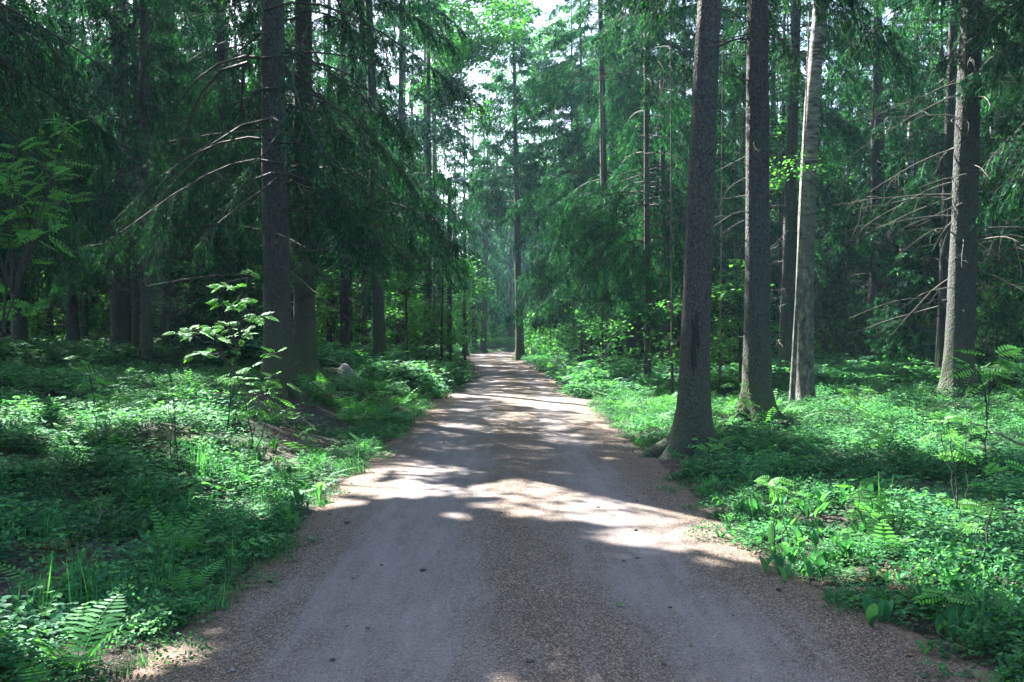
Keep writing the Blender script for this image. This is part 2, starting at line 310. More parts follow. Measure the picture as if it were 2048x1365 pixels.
def soilmat(name='forest_soil', orange=True):
    m, t, N, Lk = newmat(name)
    geo = N('NewGeometry'); at = N('Attribute'); at.attribute_name = 'tint'
    n1 = N('TexNoise'); n1.inputs['Scale'].default_value = 1.4; n1.inputs['Detail'].default_value = 6; Lk(geo.outputs['Position'], n1.inputs['Vector'])
    n2 = N('TexNoise'); n2.inputs['Scale'].default_value = 38; n2.inputs['Detail'].default_value = 6; n2.inputs['Roughness'].default_value = .75; Lk(geo.outputs['Position'], n2.inputs['Vector'])
    v = N('TexVoronoi'); v.inputs['Scale'].default_value = 34; v.inputs['Randomness'].default_value = 1; Lk(geo.outputs['Position'], v.inputs['Vector']); sp = N('SeparateColor'); Lk(v.outputs['Color'], sp.inputs[0])
    so_ = N('ValToRGB'); ramp(so_, [(0, (.018, .015, .013)), (.6, (.042, .032, .027)), (.9, (.085, .06, .045)), (1, (.24, .18, .14))]); Lk(sp.outputs[0], so_.inputs[0])
    mo = N('ValToRGB'); ramp(mo, [(.3, (.012, .03, .012)), (.55, (.03, .065, .02)), (.75, (.075, .11, .025))]); Lk(n2.outputs[0], mo.inputs[0])
    mf = N('MapRange'); mf.inputs[1].default_value = .42; mf.inputs[2].default_value = .60; Lk(n1.outputs[0], mf.inputs[0])
    # tint: 0 = bare or edge, 1 = mossy
    mm = N('Math'); mm.operation = 'MULTIPLY'; Lk(mf.outputs[0], mm.inputs[0]); Lk(at.outputs['Fac'], mm.inputs[1])
    mx = N('Mix'); mx.data_type = 'RGBA'; Lk(mm.outputs[0], mx.inputs[0]); Lk(so_.outputs[0], mx.inputs[6]); Lk(mo.outputs[0], mx.inputs[7])
    bs = N('BsdfPrincipled'); bs.inputs['Roughness'].default_value = .95; Lk(mx.outputs[2], bs.inputs['Base Color'])
    bp = N('Bump'); bp.inputs['Strength'].default_value = 1; bp.inputs['Distance'].default_value = .03; Lk(n2.outputs[0], bp.inputs['Height']); Lk(bp.outputs[0], bs.inputs['Normal'])
    out = N('OutputMaterial'); Lk(bs.outputs[0], out.inputs[0]); return m
def simplemat(name, stops, sc=8, rough=.9, bump=.5, bd=.02, detail=7):
    m, t, N, Lk = newmat(name)
    tc = N('TexCoord'); n = N('TexNoise'); n.inputs['Scale'].default_value = sc; n.inputs['Detail'].default_value = detail; n.inputs['Roughness'].default_value = .65; Lk(tc.outputs['Object'], n.inputs['Vector'])
    r = N('ValToRGB'); ramp(r, stops); Lk(n.outputs[0], r.inputs[0])
    bs = N('BsdfPrincipled'); bs.inputs['Roughness'].default_value = rough; Lk(r.outputs[0], bs.inputs['Base Color'])
    bp = N('Bump'); bp.inputs['Strength'].default_value = bump; bp.inputs['Distance'].default_value = bd; Lk(n.outputs[0], bp.inputs['Height']); Lk(bp.outputs[0], bs.inputs['Normal'])
    out = N('OutputMaterial'); Lk(bs.outputs[0], out.inputs[0]); return m
ROAD = roadmat(); SOIL = soilmat()
ROCK = simplemat('granite', [(.3, (.08, .08, .085)), (.5, (.2, .195, .2)), (.7, (.36, .35, .36))], 7)
MOSS = simplemat('moss', [(.35, (.015, .03, .008)), (.5, (.045, .075, .018)), (.7, (.11, .12, .03))], 30, bump=1, bd=.04)
OMOSS = simplemat('orange_moss', [(.38, (.02, .035, .01)), (.52, (.09, .08, .02)), (.72, (.28, .17, .04))], 30, bump=1, bd=.03)
CONE = simplemat('cone_scales', [(.3, (.09, .05, .03)), (.7, (.26, .15, .09))], 60)
DRYLEAF = simplemat('dry_leaf', [(.3, (.22, .17, .15)), (.7, (.45, .38, .34))], 20)
METAL = simplemat('lamp_metal', [(.3, (.35, .36, .38)), (.7, (.5, .51, .53))], 10, rough=.4, bump=.05)
BLUE = simplemat('violet_petal', [(.3, (.15, .13, .5)), (.7, (.3, .25, .7))], 10)

# ------------------------------------------------------------------ the ground and the path
def bare(x, y):
    """0..1 how bare the soil is"""
    v = np.exp(-(((x + 2.7) / .8) ** 2 + ((y - 12.9) / 2.0) ** 2)) * .8
    v = v + 1.0 * np.exp(-(((x + 3.5) / .8) ** 2 + ((y - 15.8) / 1.6) ** 2))
    v = v + .9 * np.exp(-(((x + 3.1) / .7) ** 2 + ((y - 6.2) / 1.0) ** 2)) + .7 * np.exp(-(((x - 5.2) / 1.2) ** 2 + ((y - 13.2) / .7) ** 2))
    v = v + 1.1 * np.exp(-((x - 2.15) ** 2 + (y - 12.2) ** 2) / .45) + .75 * np.exp(-(((x - 11.2) / 1.9) ** 2 + ((y - 29.6) / 1.6) ** 2)) + .9 * np.exp(-(((x + 3.7) / .6) ** 2 + ((y - 21.7) / 1.2) ** 2))
    v = v + 1.0 * np.exp(-((x + 2.1) ** 2 + (y - 4.75) ** 2) / .12)
    return np.clip(v, 0, 1)
def build_ground():
    ys = np.concatenate([np.arange(-14, 2, 1.0), np.arange(2, 26, .12), np.arange(26, 60, .35), np.arange(60, 110, 1.5), np.geomspace(111, 600, 14)])
    n = 330; u = np.linspace(-1, 1, n); base = np.sign(u) * (np.abs(u) * 9 + np.abs(u) ** 6 * 31)
    V = []; 
    for y in ys:
        sc = 1.0 if y < 25 else 1.0 + (y - 25) / 40
        xc = np.interp(min(y, 80), PC[:, 1], PC[:, 0]) * 0
        V.append(np.stack([base * sc + xc, np.full(n, y), np.zeros(n)], 1))
    V = np.concatenate(V); V[:, 2] = ground(V[:, 0], V[:, 1])
    s, h = path_rel(V[:, 0], V[:, 1]); e = np.abs(s) - h
    tint = sstep(.0, .7, e) * (1 - bare(V[:, 0], V[:, 1]))
    r = len(ys); idx = np.arange(r * n).reshape(r, n)
    Fc = np.stack([idx[:-1, :-1], idx[:-1, 1:], idx[1:, 1:], idx[1:, :-1]], -1).reshape(-1, 4)
    g = Geo(); g.add(V, Fc, tint); props(link('forest_ground', g.mesh('forest_ground', SOIL, True)), kind='structure')
    # path sheet
    m = 49; a = np.linspace(-1.0, 1.0, m); k = len(PC)
    hw = PC[:, 2] + .16
    nrm = np.stack([PT[:, 1], -PT[:, 0]], 1)
    X = PC[:, None, 0] + nrm[:, None, 0] * a * hw[:, None]; Y = PC[:, None, 1] + nrm[:, None, 1] * a * hw[:, None]
    Z = .022 - .030 * np.abs(a)[None] ** 4 + .006 * nz(X, Y, 1.4, 5) + .003 * nz(X, Y, .5, 6) - .012 * np.exp(-((np.abs(a) - .45) / .16) ** 2)[None] + .0 * X
    g = Geo(); idx = np.arange(k * m).reshape(k, m)
    Fc = np.stack([idx[:-1, :-1], idx[:-1, 1:], idx[1:, 1:], idx[1:, :-1]], -1).reshape(-1, 4)
    tt = np.broadcast_to((a + 1) / 2, (k, m)).ravel()
    g.add(np.stack([X, Y, Z], -1), Fc, tt); props(link('gravel_path', g.mesh('gravel_path', ROAD, True)), kind='structure')
build_ground()

# ------------------------------------------------------------------ trees
def trunk_geo(g, r, H, r0, ax, sides=18, flare=1.0, zmax=None, tt=.8, lobes=None):
    zs = np.concatenate([[-.35, -.12, 0, .06, .13, .22, .33, .47, .65, .9, 1.2, 1.6, 2.1], np.arange(2.7, 9, .55), np.arange(9.5, H, 1.2), [H]])
    th = np.arange(sides) * 2 * PI / sides
    rad = r0 * (1 - np.clip(zs, 0, H) / H) ** tt * .93 + .012
    rad = rad * (1 + .14 * flare * np.exp(-np.clip(zs, 0, 9) / .8))
    nl = r.integers(4, 7); ph = r.uniform(0, 2 * PI)
    lob = .45 + .55 * np.cos(th * nl + ph) * .5 + .35 * np.cos(th * 2 + ph * 2)
    lob = np.clip(lob, .05, 2)
    fl = 1.5 * flare * np.exp(-np.clip(zs, -.05, 9) / .24)
    R = rad[:, None] + r0 * fl[:, None] * lob[None, :] + r0 * .035 * np.sin(th * 3 + zs[:, None] * .9) + r0 * .02 * r.normal(size=(len(zs), sides))
    c = ax(zs)
    V = np.stack([c[:, 0:1] + R * np.cos(th), c[:, 1:2] + R * np.sin(th), np.broadcast_to(zs[:, None], R.shape)], -1)
    n = len(zs); idx = np.arange(n * sides).reshape(n, sides); a = idx[:-1]; b = np.roll(a, -1, 1); cc = idx[1:]; d = np.roll(cc, -1, 1)
    g.add(V, np.stack([a, b, d, cc], -1).reshape(-1, 4))
    return lambda z: np.interp(z, zs, rad)
def bare_branches(g, r, ax, rf, z0, z1, n, Lm, droop=.5, twigs=4, curl=.35, rr=.010, az=None, k=5):
    """dead limbs with a few crooked twigs"""
    if n <= 0: return
    z = r.uniform(z0, z1, n); a = r.uniform(0, 2 * PI, n) if az is None else r.uniform(az[0], az[1], n)
    L = Lm * r.uniform(.35, 1.0, n); m = 7; t = np.linspace(0, 1, m)
    rad = np.stack([np.cos(a), np.sin(a), np.zeros(n)], 1); c = ax(z)
    c3 = np.concatenate([c, z[:, None]], 1)
    base = c3 + rad * rf(z)[:, None] * .7
    d0 = r.uniform(-.3, .35, n); dr = droop * r.uniform(.4, 1.3, n)
    side = np.cross(rad, [0, 0, 1.]); wob = np.cumsum(r.normal(size=(n, m, 3)), 1) * .014 * L[:, None, None] * t[None, :, None]
    P = base[:, None] + rad[:, None] * (L[:, None] * t)[..., None] + side[:, None] * (L[:, None] * curl * r.normal(size=n)[:, None] * t ** 2)[..., None]
    P = P + wob; P[:, :, 2] += L[:, None] * (d0[:, None] * t - dr[:, None] * t ** 2 + .3 * dr[:, None] * t ** 3)
    R = (rr * (.6 + L / 1.5))[:, None] * (1 - .8 * t)[None]
    tubes(g, P, R, k)
    if twigs:
        i = np.repeat(np.arange(n), twigs); q = r.uniform(.3, 1, len(i)); j = np.clip((q * (m - 1)).astype(int), 0, m - 2); fr = (q * (m - 1) - j)[:, None]
        b = P[i, j] * (1 - fr) + P[i, j + 1] * fr
        dv = unit(rad[i] * .7 + rdir(r, len(i)) * .8 + np.array([0, 0, -.35])); l = L[i] * r.uniform(.12, .4, len(i)); tt = np.linspace(0, 1, 4)
        Q = b[:, None] + dv[:, None] * (l[:, None] * tt)[..., None] + r.normal(size=(len(i), 4, 3)) * .05 * l[:, None, None] * tt[None, :, None]
        Q[:, :, 2] -= .35 * l[:, None] * tt ** 2
        tubes(g, Q, (.45 * rr * (1 - .7 * tt))[None] * np.ones((len(i), 1)), 3)
def spruce_crown(r, H, ax, cb, L0, nb, T, NS, sl, sw, org, t0=.25, droop=.55, carve=True, az_bias=None, sticks=True, bright=0., keepfn=None):
    """needle foliage (and the limbs that carry it) as two meshes"""
    gf = Geo(); gb = Geo()
    u = np.sort(r.uniform(0, 1, nb) ** 1.15); z = cb + (H - cb) * u * .985
    a = np.arange(nb) * 2.399 + r.normal(size=nb) * .5
    L = L0 * (1 - u) ** .75 * np.minimum(1, .75 + u * 2) * r.uniform(.65, 1.12, nb) + .25
    if az_bias is not None: L = L * (1 + az_bias[1] * np.cos(a - az_bias[0]))
    m = 8; t = np.linspace(0, 1, m); rad = np.stack([np.cos(a), np.sin(a), np.zeros(nb)], 1); side = np.cross(rad, [0, 0, 1.])
    d0 = .12 + .55 * u + r.normal(size=nb) * .1; dr = droop * (1.25 - u) * r.uniform(.75, 1.25, nb)
    c = ax(z)
    def curve(i, tt):
        l = L[i]
        p = np.concatenate([c[i], z[i][:, None]], 1) + rad[i] * (l * tt)[:, None] * .97
        p = p + side[i] * (l * .12 * np.sin(tt * 3 + i))[:, None]
        p[:, 2] += l * (d0[i] * tt - dr[i] * tt ** 2 * 1.5 + .55 * dr[i] * tt ** 3)
        if cb > 2: p[:, 2] = np.where(p[:, 2] < 2.4, 2.4 - .2 * (2.4 - p[:, 2]), p[:, 2])
        return p
    ii = np.repeat(np.arange(nb), m); P = curve(ii, np.tile(t, nb)).reshape(nb, m, 3)
    R = (.008 + .0055 * L)[:, None] * (1 - .85 * t)[None]
    # side shoots hanging from the limb
    Tn = np.maximum(4, (T * (L / L0)).astype(int)); i = np.repeat(np.arange(nb), Tn); n = len(i)
    tt = t0 + (1 - t0) * r.uniform(0, 1, n) ** .85; b = curve(i, tt); bn = curve(i, np.minimum(tt + .05, 1.05)); fw = unit(bn - b)
    sd = np.where(r.uniform(size=n) < .5, -1., 1.)[:, None] * side[i]
    hang = r.uniform(.05, 1.5, n)[:, None]
    d = unit(sd * r.uniform(.3, 1.0, n)[:, None] + fw * .55 + np.array([0, 0, -1.]) * hang * (1.15 - u[i])[:, None])
    l = (.16 + .30 * (1.1 - tt)) * np.minimum(L[i], 3.0) * .62 * r.uniform(.55, 1.2, n) * .9 + .10
    keep = np.ones(n, bool)
    if carve: keep = ~(lit(b + d * l[:, None] * .3 + org) | lit(b + d * l[:, None] * .95 + org - np.array([0, 0, .1])))
    if keepfn is not None: keep &= keepfn(b + org)
    if sticks:
        alive = np.bincount(i, keep, nb) > .72 * np.bincount(i, minlength=nb) if carve else np.ones(nb, bool)
        tubes(gb, P[alive], R[alive], 4 if sticks is True else 3)
        keep &= alive[i]
    i, tt, b, d, l, fw, sd = [q[keep] for q in (i, tt, b, d, l, fw, sd)]; n = len(i)
    if sticks is True:
        s4 = np.linspace(0, 1, 3); Q = b[:, None] + d[:, None] * (l[:, None] * s4)[..., None]; Q[:, :, 2] -= .35 * l[:, None] * s4 ** 2
        tubes(gb, Q, (.0045 * (1 - .6 * s4))[None] * np.ones((n, 1)), 3)
    k = np.repeat(np.arange(n), NS); q = r.uniform(0, 1, len(k)) ** .9
    p = b[k] + d[k] * (l[k] * q)[:, None]; p[:, 2] -= .35 * l[k] * q ** 2
    tn = unit(rdir(r, n) + np.array([0, 0, 1.2])); lt = unit(np.cross(d, tn)); sg = np.where(r.uniform(size=len(k)) < .5, -1., 1.)[:, None]
    dd = unit(d[k] * .75 + lt[k] * sg * r.uniform(.2, 1.0, len(k))[:, None] + rdir(r, len(k)) * .35 + np.array([0, 0, -.28]))
    tip = r.uniform(size=len(k)) < .10 + bright
    tint = np.where(tip & (q > .6), r.uniform(.85, 1.0, len(k)), r.uniform(0, .8, len(k)))
    leaves(gf, p, dd, tn[k] + .5 * rdir(r, len(k)), sl * r.uniform(.6, 1.3, len(k)), sw * r.uniform(.7, 1.3, len(k)), 'dia', tint)
    return gf, gb
def axis(px, topx, d, H, bend=0, y=0):
    z1 = CAMZ + d * HOR / F; k = (W(topx, d) - W(px, d)) / z1
    def f(z):
        z = np.asarray(z, float); zz = np.clip(z, 0, None)
        return np.stack([k * zz + bend * np.sin(zz / z1 * PI), y * zz + 0 * zz], -1)
    return f
def lodpar(d):
    if d < 13: return dict(T=60, NS=28, sl=.075, sw=.011)
    if d < 23: return dict(T=60, NS=24, sl=.095, sw=.015)
    if d < 36: return dict(T=48, NS=19, sl=.125, sw=.022)
    if d < 52: return dict(T=38, NS=14, sl=.17, sw=.033)
    return dict(T=30, NS=11, sl=.22, sw=.048)
NTREE = [0]
def spruce(px, d, dia, topx, H, cb, L0, label, nb=95, bend=0, flare=1.0, dead=(0, 0, 0, 1), bark=None, name='spruce_tree', group=None, t0=.3, droop=.55, T=1.0,
           az_bias=None, twigmat=None, bright=0., roots=(), x=None, keepfn=None, detail=1.0, yl=0, dtw=5, deadaz=None):
    NTREE[0] += 1; r = RNG(100 + NTREE[0] * 7)
    X = W(px, d) if x is None else x; z0 = G(X, d) - .05; org = np.array([X, d, z0])
    ax = axis(px if x is None else topx - (r.uniform(-14, 14) if px == 0 else 0), topx, d, H, bend, yl)
    th = thing(name, (X, d, z0), label, 'tree', group)
    g = Geo(); rf = trunk_geo(g, r, H, dia / 2, ax, 22 if d < 24 else 12, flare)
    # knots and broken stubs
    n = 26 if d < 25 else 8
    zz = r.uniform(.8, min(9, H * .6), n); aa = r.uniform(0, 2 * PI, n); rad = np.stack([np.cos(aa), np.sin(aa), r.uniform(-.3, .3, n)], 1); cc = ax(zz)
    b = np.concatenate([cc, zz[:, None]], 1) + rad * (rf(zz) * .8)[:, None]; tt = np.linspace(0, 1, 3); Ls = r.uniform(.05, .16, n) + dia * .12
    tubes(g, b[:, None] + rad[:, None] * (Ls[:, None] * tt)[..., None], (dia * .055 * r.uniform(.6, 1.2, n))[:, None] * np.array([1.0, .6, .15])[None], 6)
    link('trunk', g.mesh('trunk', bark or BARK, True), th)
    lp = lodpar(d * detail); lp['T'] = int(lp['T'] * T)
    gf, gb = spruce_crown(r, H, ax, cb, L0, nb, org=org, t0=t0, droop=droop, az_bias=az_bias, sticks=(True if d < 24 else 1), bright=bright, keepfn=keepfn, **lp)
    cr = link('crown', gf.mesh('crown', NEEDLE), th)
    link('limbs', gb.mesh('limbs', DARKTWIG, True), cr)
    if dead[0]:
        g = Geo(); bare_branches(g, r, ax, rf, dead[1], dead[2], dead[0], dead[3], twigs=dtw, az=deadaz, rr=.008 if d < 25 else .013, k=5 if d < 25 else 4)
        link('dead_branchwork', g.mesh('dead_branchwork', twigmat or DARKTWIG, True), th)
    for (a, Lr, rr) in roots:
        g = Geo(); t = np.linspace(0, 1, 9); px_ = np.cos(a) * (dia * .4 + Lr * t); py_ = np.sin(a) * (dia * .4 + Lr * t) + .1 * Lr * np.sin(t * 4)
        pz = ground(px_ + X, py_ + d) - z0 + .17 * np.exp(-t * 4) + .02 - .07 * t
        tubes(g, np.stack([px_, py_, pz], 1), rr * (1 - .75 * t) + .004, 9); link('root', g.mesh('root', bark or BARK, True), th)
    return th

def branching(g, r, P0, P1, R0, k=6, sag=.0, wob=.06):
    t = np.linspace(0, 1, 7); L = np.linalg.norm(P1 - P0, axis=-1)
    P = P0[:, None] * (1 - t)[None, :, None] + P1[:, None] * t[None, :, None]
    P = P + r.normal(size=P.shape) * wob * L[:, None, None] * (np.sin(t * PI))[None, :, None]
    P[:, :, 2] += (sag * L)[:, None] * np.sin(t * PI)[None] if np.ndim(sag) else sag * L[:, None] * np.sin(t * PI)[None]
    tubes(g, P, R0[:, None] * (1 - .75 * t)[None], k); return P
def broadleaf(px, d, dia, topx, H, blobs, nleaf, ls, label, bark=None, name='birch_tree', leafm=None, group=None, bend=0, x=None, shape='oval', layered=.5, nlimb=26, carve=True, cat='tree', flare=.6, tt=.8, dtw=0):
    """blobs: (dx, dy, z, rx, rz) crown masses round the stem"""
    NTREE[0] += 1; r = RNG(500 + NTREE[0] * 7)
    X = W(px, d) if x is None else x; z0 = G(X, d) - .04; org = np.array([X, d, z0]); ax = axis(px if x is None else topx, topx, d, H, bend)
    th = thing(name, (X, d, z0), label, cat, group)
    g = Geo(); rf = trunk_geo(g, r, H, dia / 2, ax, 16 if d < 30 else 10, flare, tt=tt); link('trunk', g.mesh('trunk', bark or BIRCH, True), th)
    gl = Geo(); gb = Geo(); wts = np.array([b[3] ** 2 * b[4] for b in blobs]); wts = wts / wts.sum()
    for (dx, dy, zc, rx, rz), wt in zip(blobs, wts):
        nl = max(3, int(nlimb * wt * 1.2)); e = rdir(r, nl) * r.uniform(.5, 1, nl)[:, None] ** .5 * np.array([rx, rx, rz]) + np.array([dx, dy, zc])
        zb = np.clip(e[:, 2] - r.uniform(.2, .6, nl) * np.hypot(e[:, 0], e[:, 1]) - .2, .3, H * .93); c = ax(zb)
        c0 = np.concatenate([c, zb[:, None]], 1)
        if carve:
            f = np.mean([lit(c0 * (1 - q) + e * q + org) for q in np.linspace(.05, 1.05, 13)], axis=0); kk = f < .04
            if kk.sum() < 1: kk = f <= np.sort(f)[0]
            c0 = c0[kk]; e = e[kk]; zb = zb[kk]; nl = int(kk.sum())
        P = branching(gb, r, c0, e, np.minimum(rf(zb) * .4, .04), 5, .06)
        m = int(nleaf * wt); ncl = max(nl, m // 14)
        i = r.integers(0, nl, ncl); q = r.uniform(.25, 1.05, ncl); j = np.clip((q * 6).astype(int), 0, 5); fr = (q * 6 - j)[:, None]
        cpos = P[i, j] * (1 - fr) + P[i, j + 1] * fr + r.normal(size=(ncl, 3)) * np.array([1, 1, .55]) * (.10 + .16 * rx ** .5)
        k = np.repeat(np.arange(ncl), 14); lp = cpos[k] + r.normal(size=(len(k), 3)) * np.array([1, 1, 1 - .75 * layered]) * ls * 1.5
        if carve: kk = ~lit(lp + org) | (r.uniform(size=len(k)) < .02); lp = lp[kk]; k = k[kk]
        n = len(lp); dr = unit(r.normal(size=(n, 3)) * np.array([1, 1, .35]) + np.array([0, 0, -.25]))
        nn = unit(rdir(r, n) * (1.1 - layered) + np.array([0, 0, 1.]))
        leaves(gl, lp, dr, nn, ls * r.uniform(.7, 1.25, n), ls * .85 * r.uniform(.7, 1.2, n), shape, r.uniform(0, 1, n) * .8 + .2 * r.uniform(size=ncl)[k])
    cr = link('crown', gl.mesh('crown', leafm or BROAD), th); link('limbs', gb.mesh('limbs', DARKTWIG, True), cr)
    return th

def rowan_leaf(gl, gs, r, base, d, Ls, up=None):
    """compound leaf with six pairs of leaflets"""
    d = unit(np.asarray(d)); n = 7; t = np.linspace(.25, 1, n)
    side = unit(np.cross(d, [0, 0, 1.])); nrm = np.cross(side, d)
    if up is not None: nrm = unit(nrm + up); side = unit(np.cross(d, nrm)) * 1
    P = base + d * (Ls * t)[:, None]; P[:, 2] -= .22 * Ls * t ** 2
    tan = np.gradient(P, axis=0); tan = unit(tan)
    for s in (-1, 1):
        dd = unit(side * s + tan * .45 + nrm * r.normal(size=(n, 1)) * .08 - np.array([0, 0, .12]))
        leaves(gl, P, dd, np.broadcast_to(nrm, (n, 3)) + .15 * r.normal(size=(n, 3)), Ls * .33 * np.array([.75, .95, 1.05, 1.05, .95, .8, .65]), Ls * .105, 'leaflet', r.uniform(.1, 1), fold=.2)
    leaves(gl, P[-1:], tan[-1:], nrm[None], Ls * .30, Ls * .10, 'leaflet', .6)
    Q = np.concatenate([base[None], P]); tubes(gs, Q, np.full(len(Q), .0022), 3)
def rowan(px, d, clusters, label, name='rowan_sapling', cat='sapling', size=.20, group=None, stem=.009, nl=4, x=None, seed=None, bases=1):
    """clusters: (photo x, photo y, depth offset, number of leaves)"""
    NTREE[0] += 1; r = RNG(900 + NTREE[0] if seed is None else seed)
    X = W(px, d) if x is None else x; z0 = G(X, d) - .02; th = thing(name, (X, d, z0), label, cat, group)
    gl = Geo(); gs = Geo()
    for ci, (cx, cy_, dd, nn) in enumerate(clusters):
        nn = int(nn * 1.5 + .5)
        D = d + dd; e = np.array([W(cx, D) - X, dd, CAMZ - (cy_ - HOR) / F * D - z0]); b0 = np.array([.03 * (ci % 3 - 1), .02 * (ci % 2), 0.])
        t = np.linspace(0, 1, 12); hgt = e[2]; top = max(clusters, key=lambda c: -c[1])
        if ci and hgt > 1.0:
            f = r.uniform(.45, .8); m0 = main[int(f * 11)]; m0 = m0 if m0[2] < hgt - .1 else main[max(1, int(11 * .6 * hgt / main[-1][2]))]
            P = m0 + (e - m0) * t[:, None]; P[:, 2] += .12 * np.linalg.norm(e - m0) * np.sin(t * PI)
        else:
            if ci == 0 and hgt > 1.0: e = np.array([W(top[0], d) - X, top[2], CAMZ - (top[1] - HOR) / F * d - z0]); hgt = e[2]
            P = b0 + np.stack([e[0] * t ** 1.25, e[1] * t ** 1.2, hgt * t], 1)
        if ci == 0: main = P
        P = P + r.normal(size=(12, 3)) * .012 * np.sin(t * PI)[:, None]
        tubes(gs, P, stem * (1 - .7 * t) * (.6 + .3 * hgt), 5)
        for k in range(nn):
            a = 2 * PI * k / nn + r.uniform(-.5, .5); q = 1 - .16 * r.uniform() * (k % 3)
            pb = P[int(q * 11)]; dv = np.array([math.cos(a), math.sin(a) - .25, r.uniform(-.35, .75)])
            rowan_leaf(gl, gs, r, pb, dv, size * r.uniform(.75, 1.2), up=np.array([r.normal() * .5, -.9 * r.uniform(), 0.]))
    link('foliage', gl.mesh('foliage', ROWAN), th); link('stem', gs.mesh('stem', DARKTWIG if stem < .0095 else TWIG, True), th)
    return th

# ------------------------------------------------------------------ the trees one can tell apart (photo x of the base, distance, stem width, photo x at the top edge)
# right of the path
NEAR = spruce(1385, 12.8, .385, 1419, 21, 8.2, 2.9, 'thick grey spruce trunk with mossy flared base, nearest the right edge of the path', nb=100, bend=-.03, flare=1.7,
       dead=(16, 2.6, 8, 1.6), bark=BARK, roots=[(math.radians(192), .8, .16), (math.radians(-18), 1.0, .15), (math.radians(-75), .35, .12), (math.radians(235), .4, .13)], dtw=3)
spruce(1514, 16.2, .45, 1515, 22, 7.0, 3.0, 'dark straight spruce trunk just right of and behind the nearest grey trunk', nb=100, dead=(22, 2.5, 8, 1.9), bark=BARKD, flare=.8, roots=[(math.radians(-25), .8, .08), (math.radians(200), .5, .07)])
spruce(1569, 27, .40, 1592, 20, 7.5, 2.6, 'reddish spruce trunk with sunlit left side and short dead stubs, left of the birch', nb=80, dead=(30, 1.0, 7.5, 1.2), twigmat=TWIG)
broadleaf(1607, 20, .40, 1640, 19, [(.9, .3, 12, 2.4, 3.6), (-.3, -.4, 15.5, 2.0, 2.6)], 9000, .065, 'old birch with cracked pale bark lit on its left, right of the two dark trunks', bend=-.10, flare=.8, bark=OLDBIRCH)
broadleaf(1583, 19.6, .10, 1618, 5.2, [(.35, .1, 5.0, .7, .5)], 260, .06, 'thin pale leaning stem growing at the foot of the cracked birch', name='young_birch', bend=.02, flare=.3, bark=OLDBIRCH)
spruce(1748, 37, .50, 1752, 21, 6.0, 2.8, 'dark spruce trunk standing between the brush pile and the leaning birch', nb=80, dead=(30, 1.5, 8, 1.8), bark=BARKD)
broadleaf(1790, 38, .44, 1832, 22, [(1.0, 0, 14, 3.0, 3.6), (-1, 1, 17.5, 2.6, 3)], 7000, .10, 'white birch trunk leaning right behind the brush pile', bend=.1)
spruce(1915, 20, .58, 1943, 23, 6.8, 2.9, 'big spruce trunk at the right with a sunlit left rim and pale curved dead limbs', nb=100, dead=(54, 2.2, 8.0, 2.4), twigmat=simplemat('grey_dead_wood', [(.3, (.06, .055, .05)), (.7, (.16, .15, .13))], 20), bark=BARKD, flare=.9, roots=[(math.radians(195), .9, .10), (math.radians(-30), .7, .09)], dtw=5)
spruce(1884, 26.5, .36, 1905, 20, 5.5, 2.4, 'slimmer dark spruce trunk close behind the big sunlit trunk', nb=75, dead=(26, 2, 7, 2.3), bark=BARKD)
spruce(1985, 37, .34, 2000, 19, 6.0, 2.4, 'thin spruce trunk with a lit strip, right of the big sunlit trunk', nb=70, dead=(22, 2, 8, 1.5), twigmat=TWIG)
broadleaf(1967, 40, .32, 1992, 20, [(0, 0, 14, 2.6, 3.6)], 3500, .11, 'white spotted birch trunk half hidden behind the thin right trunk')
spruce(2062, 30, .40, 2075, 19, 3.2, 2.8, 'dark spruce at the right picture edge with low hanging limbs', nb=85, bark=BARKD, dead=(12, 2, 5, 1.6), twigmat=TWIG)
spruce(1262, 40, .40, 1268, 21, 3.5, 3.5, 'brown spruce trunk under bright drooping foliage right of the path bend', nb=150, T=1.9, dead=(18, .8, 4, 1.2), bright=.06, t0=.08, droop=.75)
spruce(1238, 43, .38, 1238, 20, 3.0, 3.4, 'dark spruce just left of and behind the brown trunk', nb=130, T=1.7, bark=BARKD, t0=.1, droop=.7)
spruce(1168, 44, .30, 1160, 19, 2.6, 3.6, 'spruce with low sweeping limbs behind the maple saplings', nb=150, bark=BARKD, T=1.9, t0=.08, droop=.8)
spruce(1215, 33, .30, 1200, 21, 4.4, 3.0, 'tall spruce with bright green hanging sprays beside the path', nb=190, bark=BARKD, T=2.0, bright=.10, t0=.06, droop=.75, az_bias=(PI, .15))
spruce(1330, 31, .26, 1322, 20, 3.8, 3.0, 'narrow dark spruce between the brown trunk and the nearest grey trunk', nb=150, T=1.8, bark=BARKD, dead=(14, 1, 4, 1.4), bright=.05, t0=.15, droop=.7)
spruce(1420, 38, .30, 1415, 19, 3.6, 2.8, 'dark spruce seen between the two big dark trunks', nb=120, T=1.6, bark=BARKD, t0=.2, droop=.7)
spruce(1472, 30, .12, 1470, 7.5, 2.2, 1.3, 'slender young dead stem with tangled pale twigs between the two big trunks', name='young_spruce', nb=24, dead=(40, 1.0, 3.6, .9), twigmat=TWIG, T=.6)
spruce(1040, 56, .48, 1026, 22.5, 8.0, 3.4, 'tall spruce with layered flat limbs standing at the bend of the path', nb=150, T=2.3, t0=.2, droop=.22, flare=1.0, bark=BARKD)
broadleaf(1073, 70, .34, 1066, 20, [(0, 0, 14, 2.0, 4)], 1500, .18, 'pale birch trunk right of the tall spruce at the path bend')
spruce(1148, 50, .28, 1142, 19, 2.8, 2.7, 'full green spruce hanging over the right side of the far path', nb=150, bark=BARKD, T=2.2, t0=.05, droop=.6)
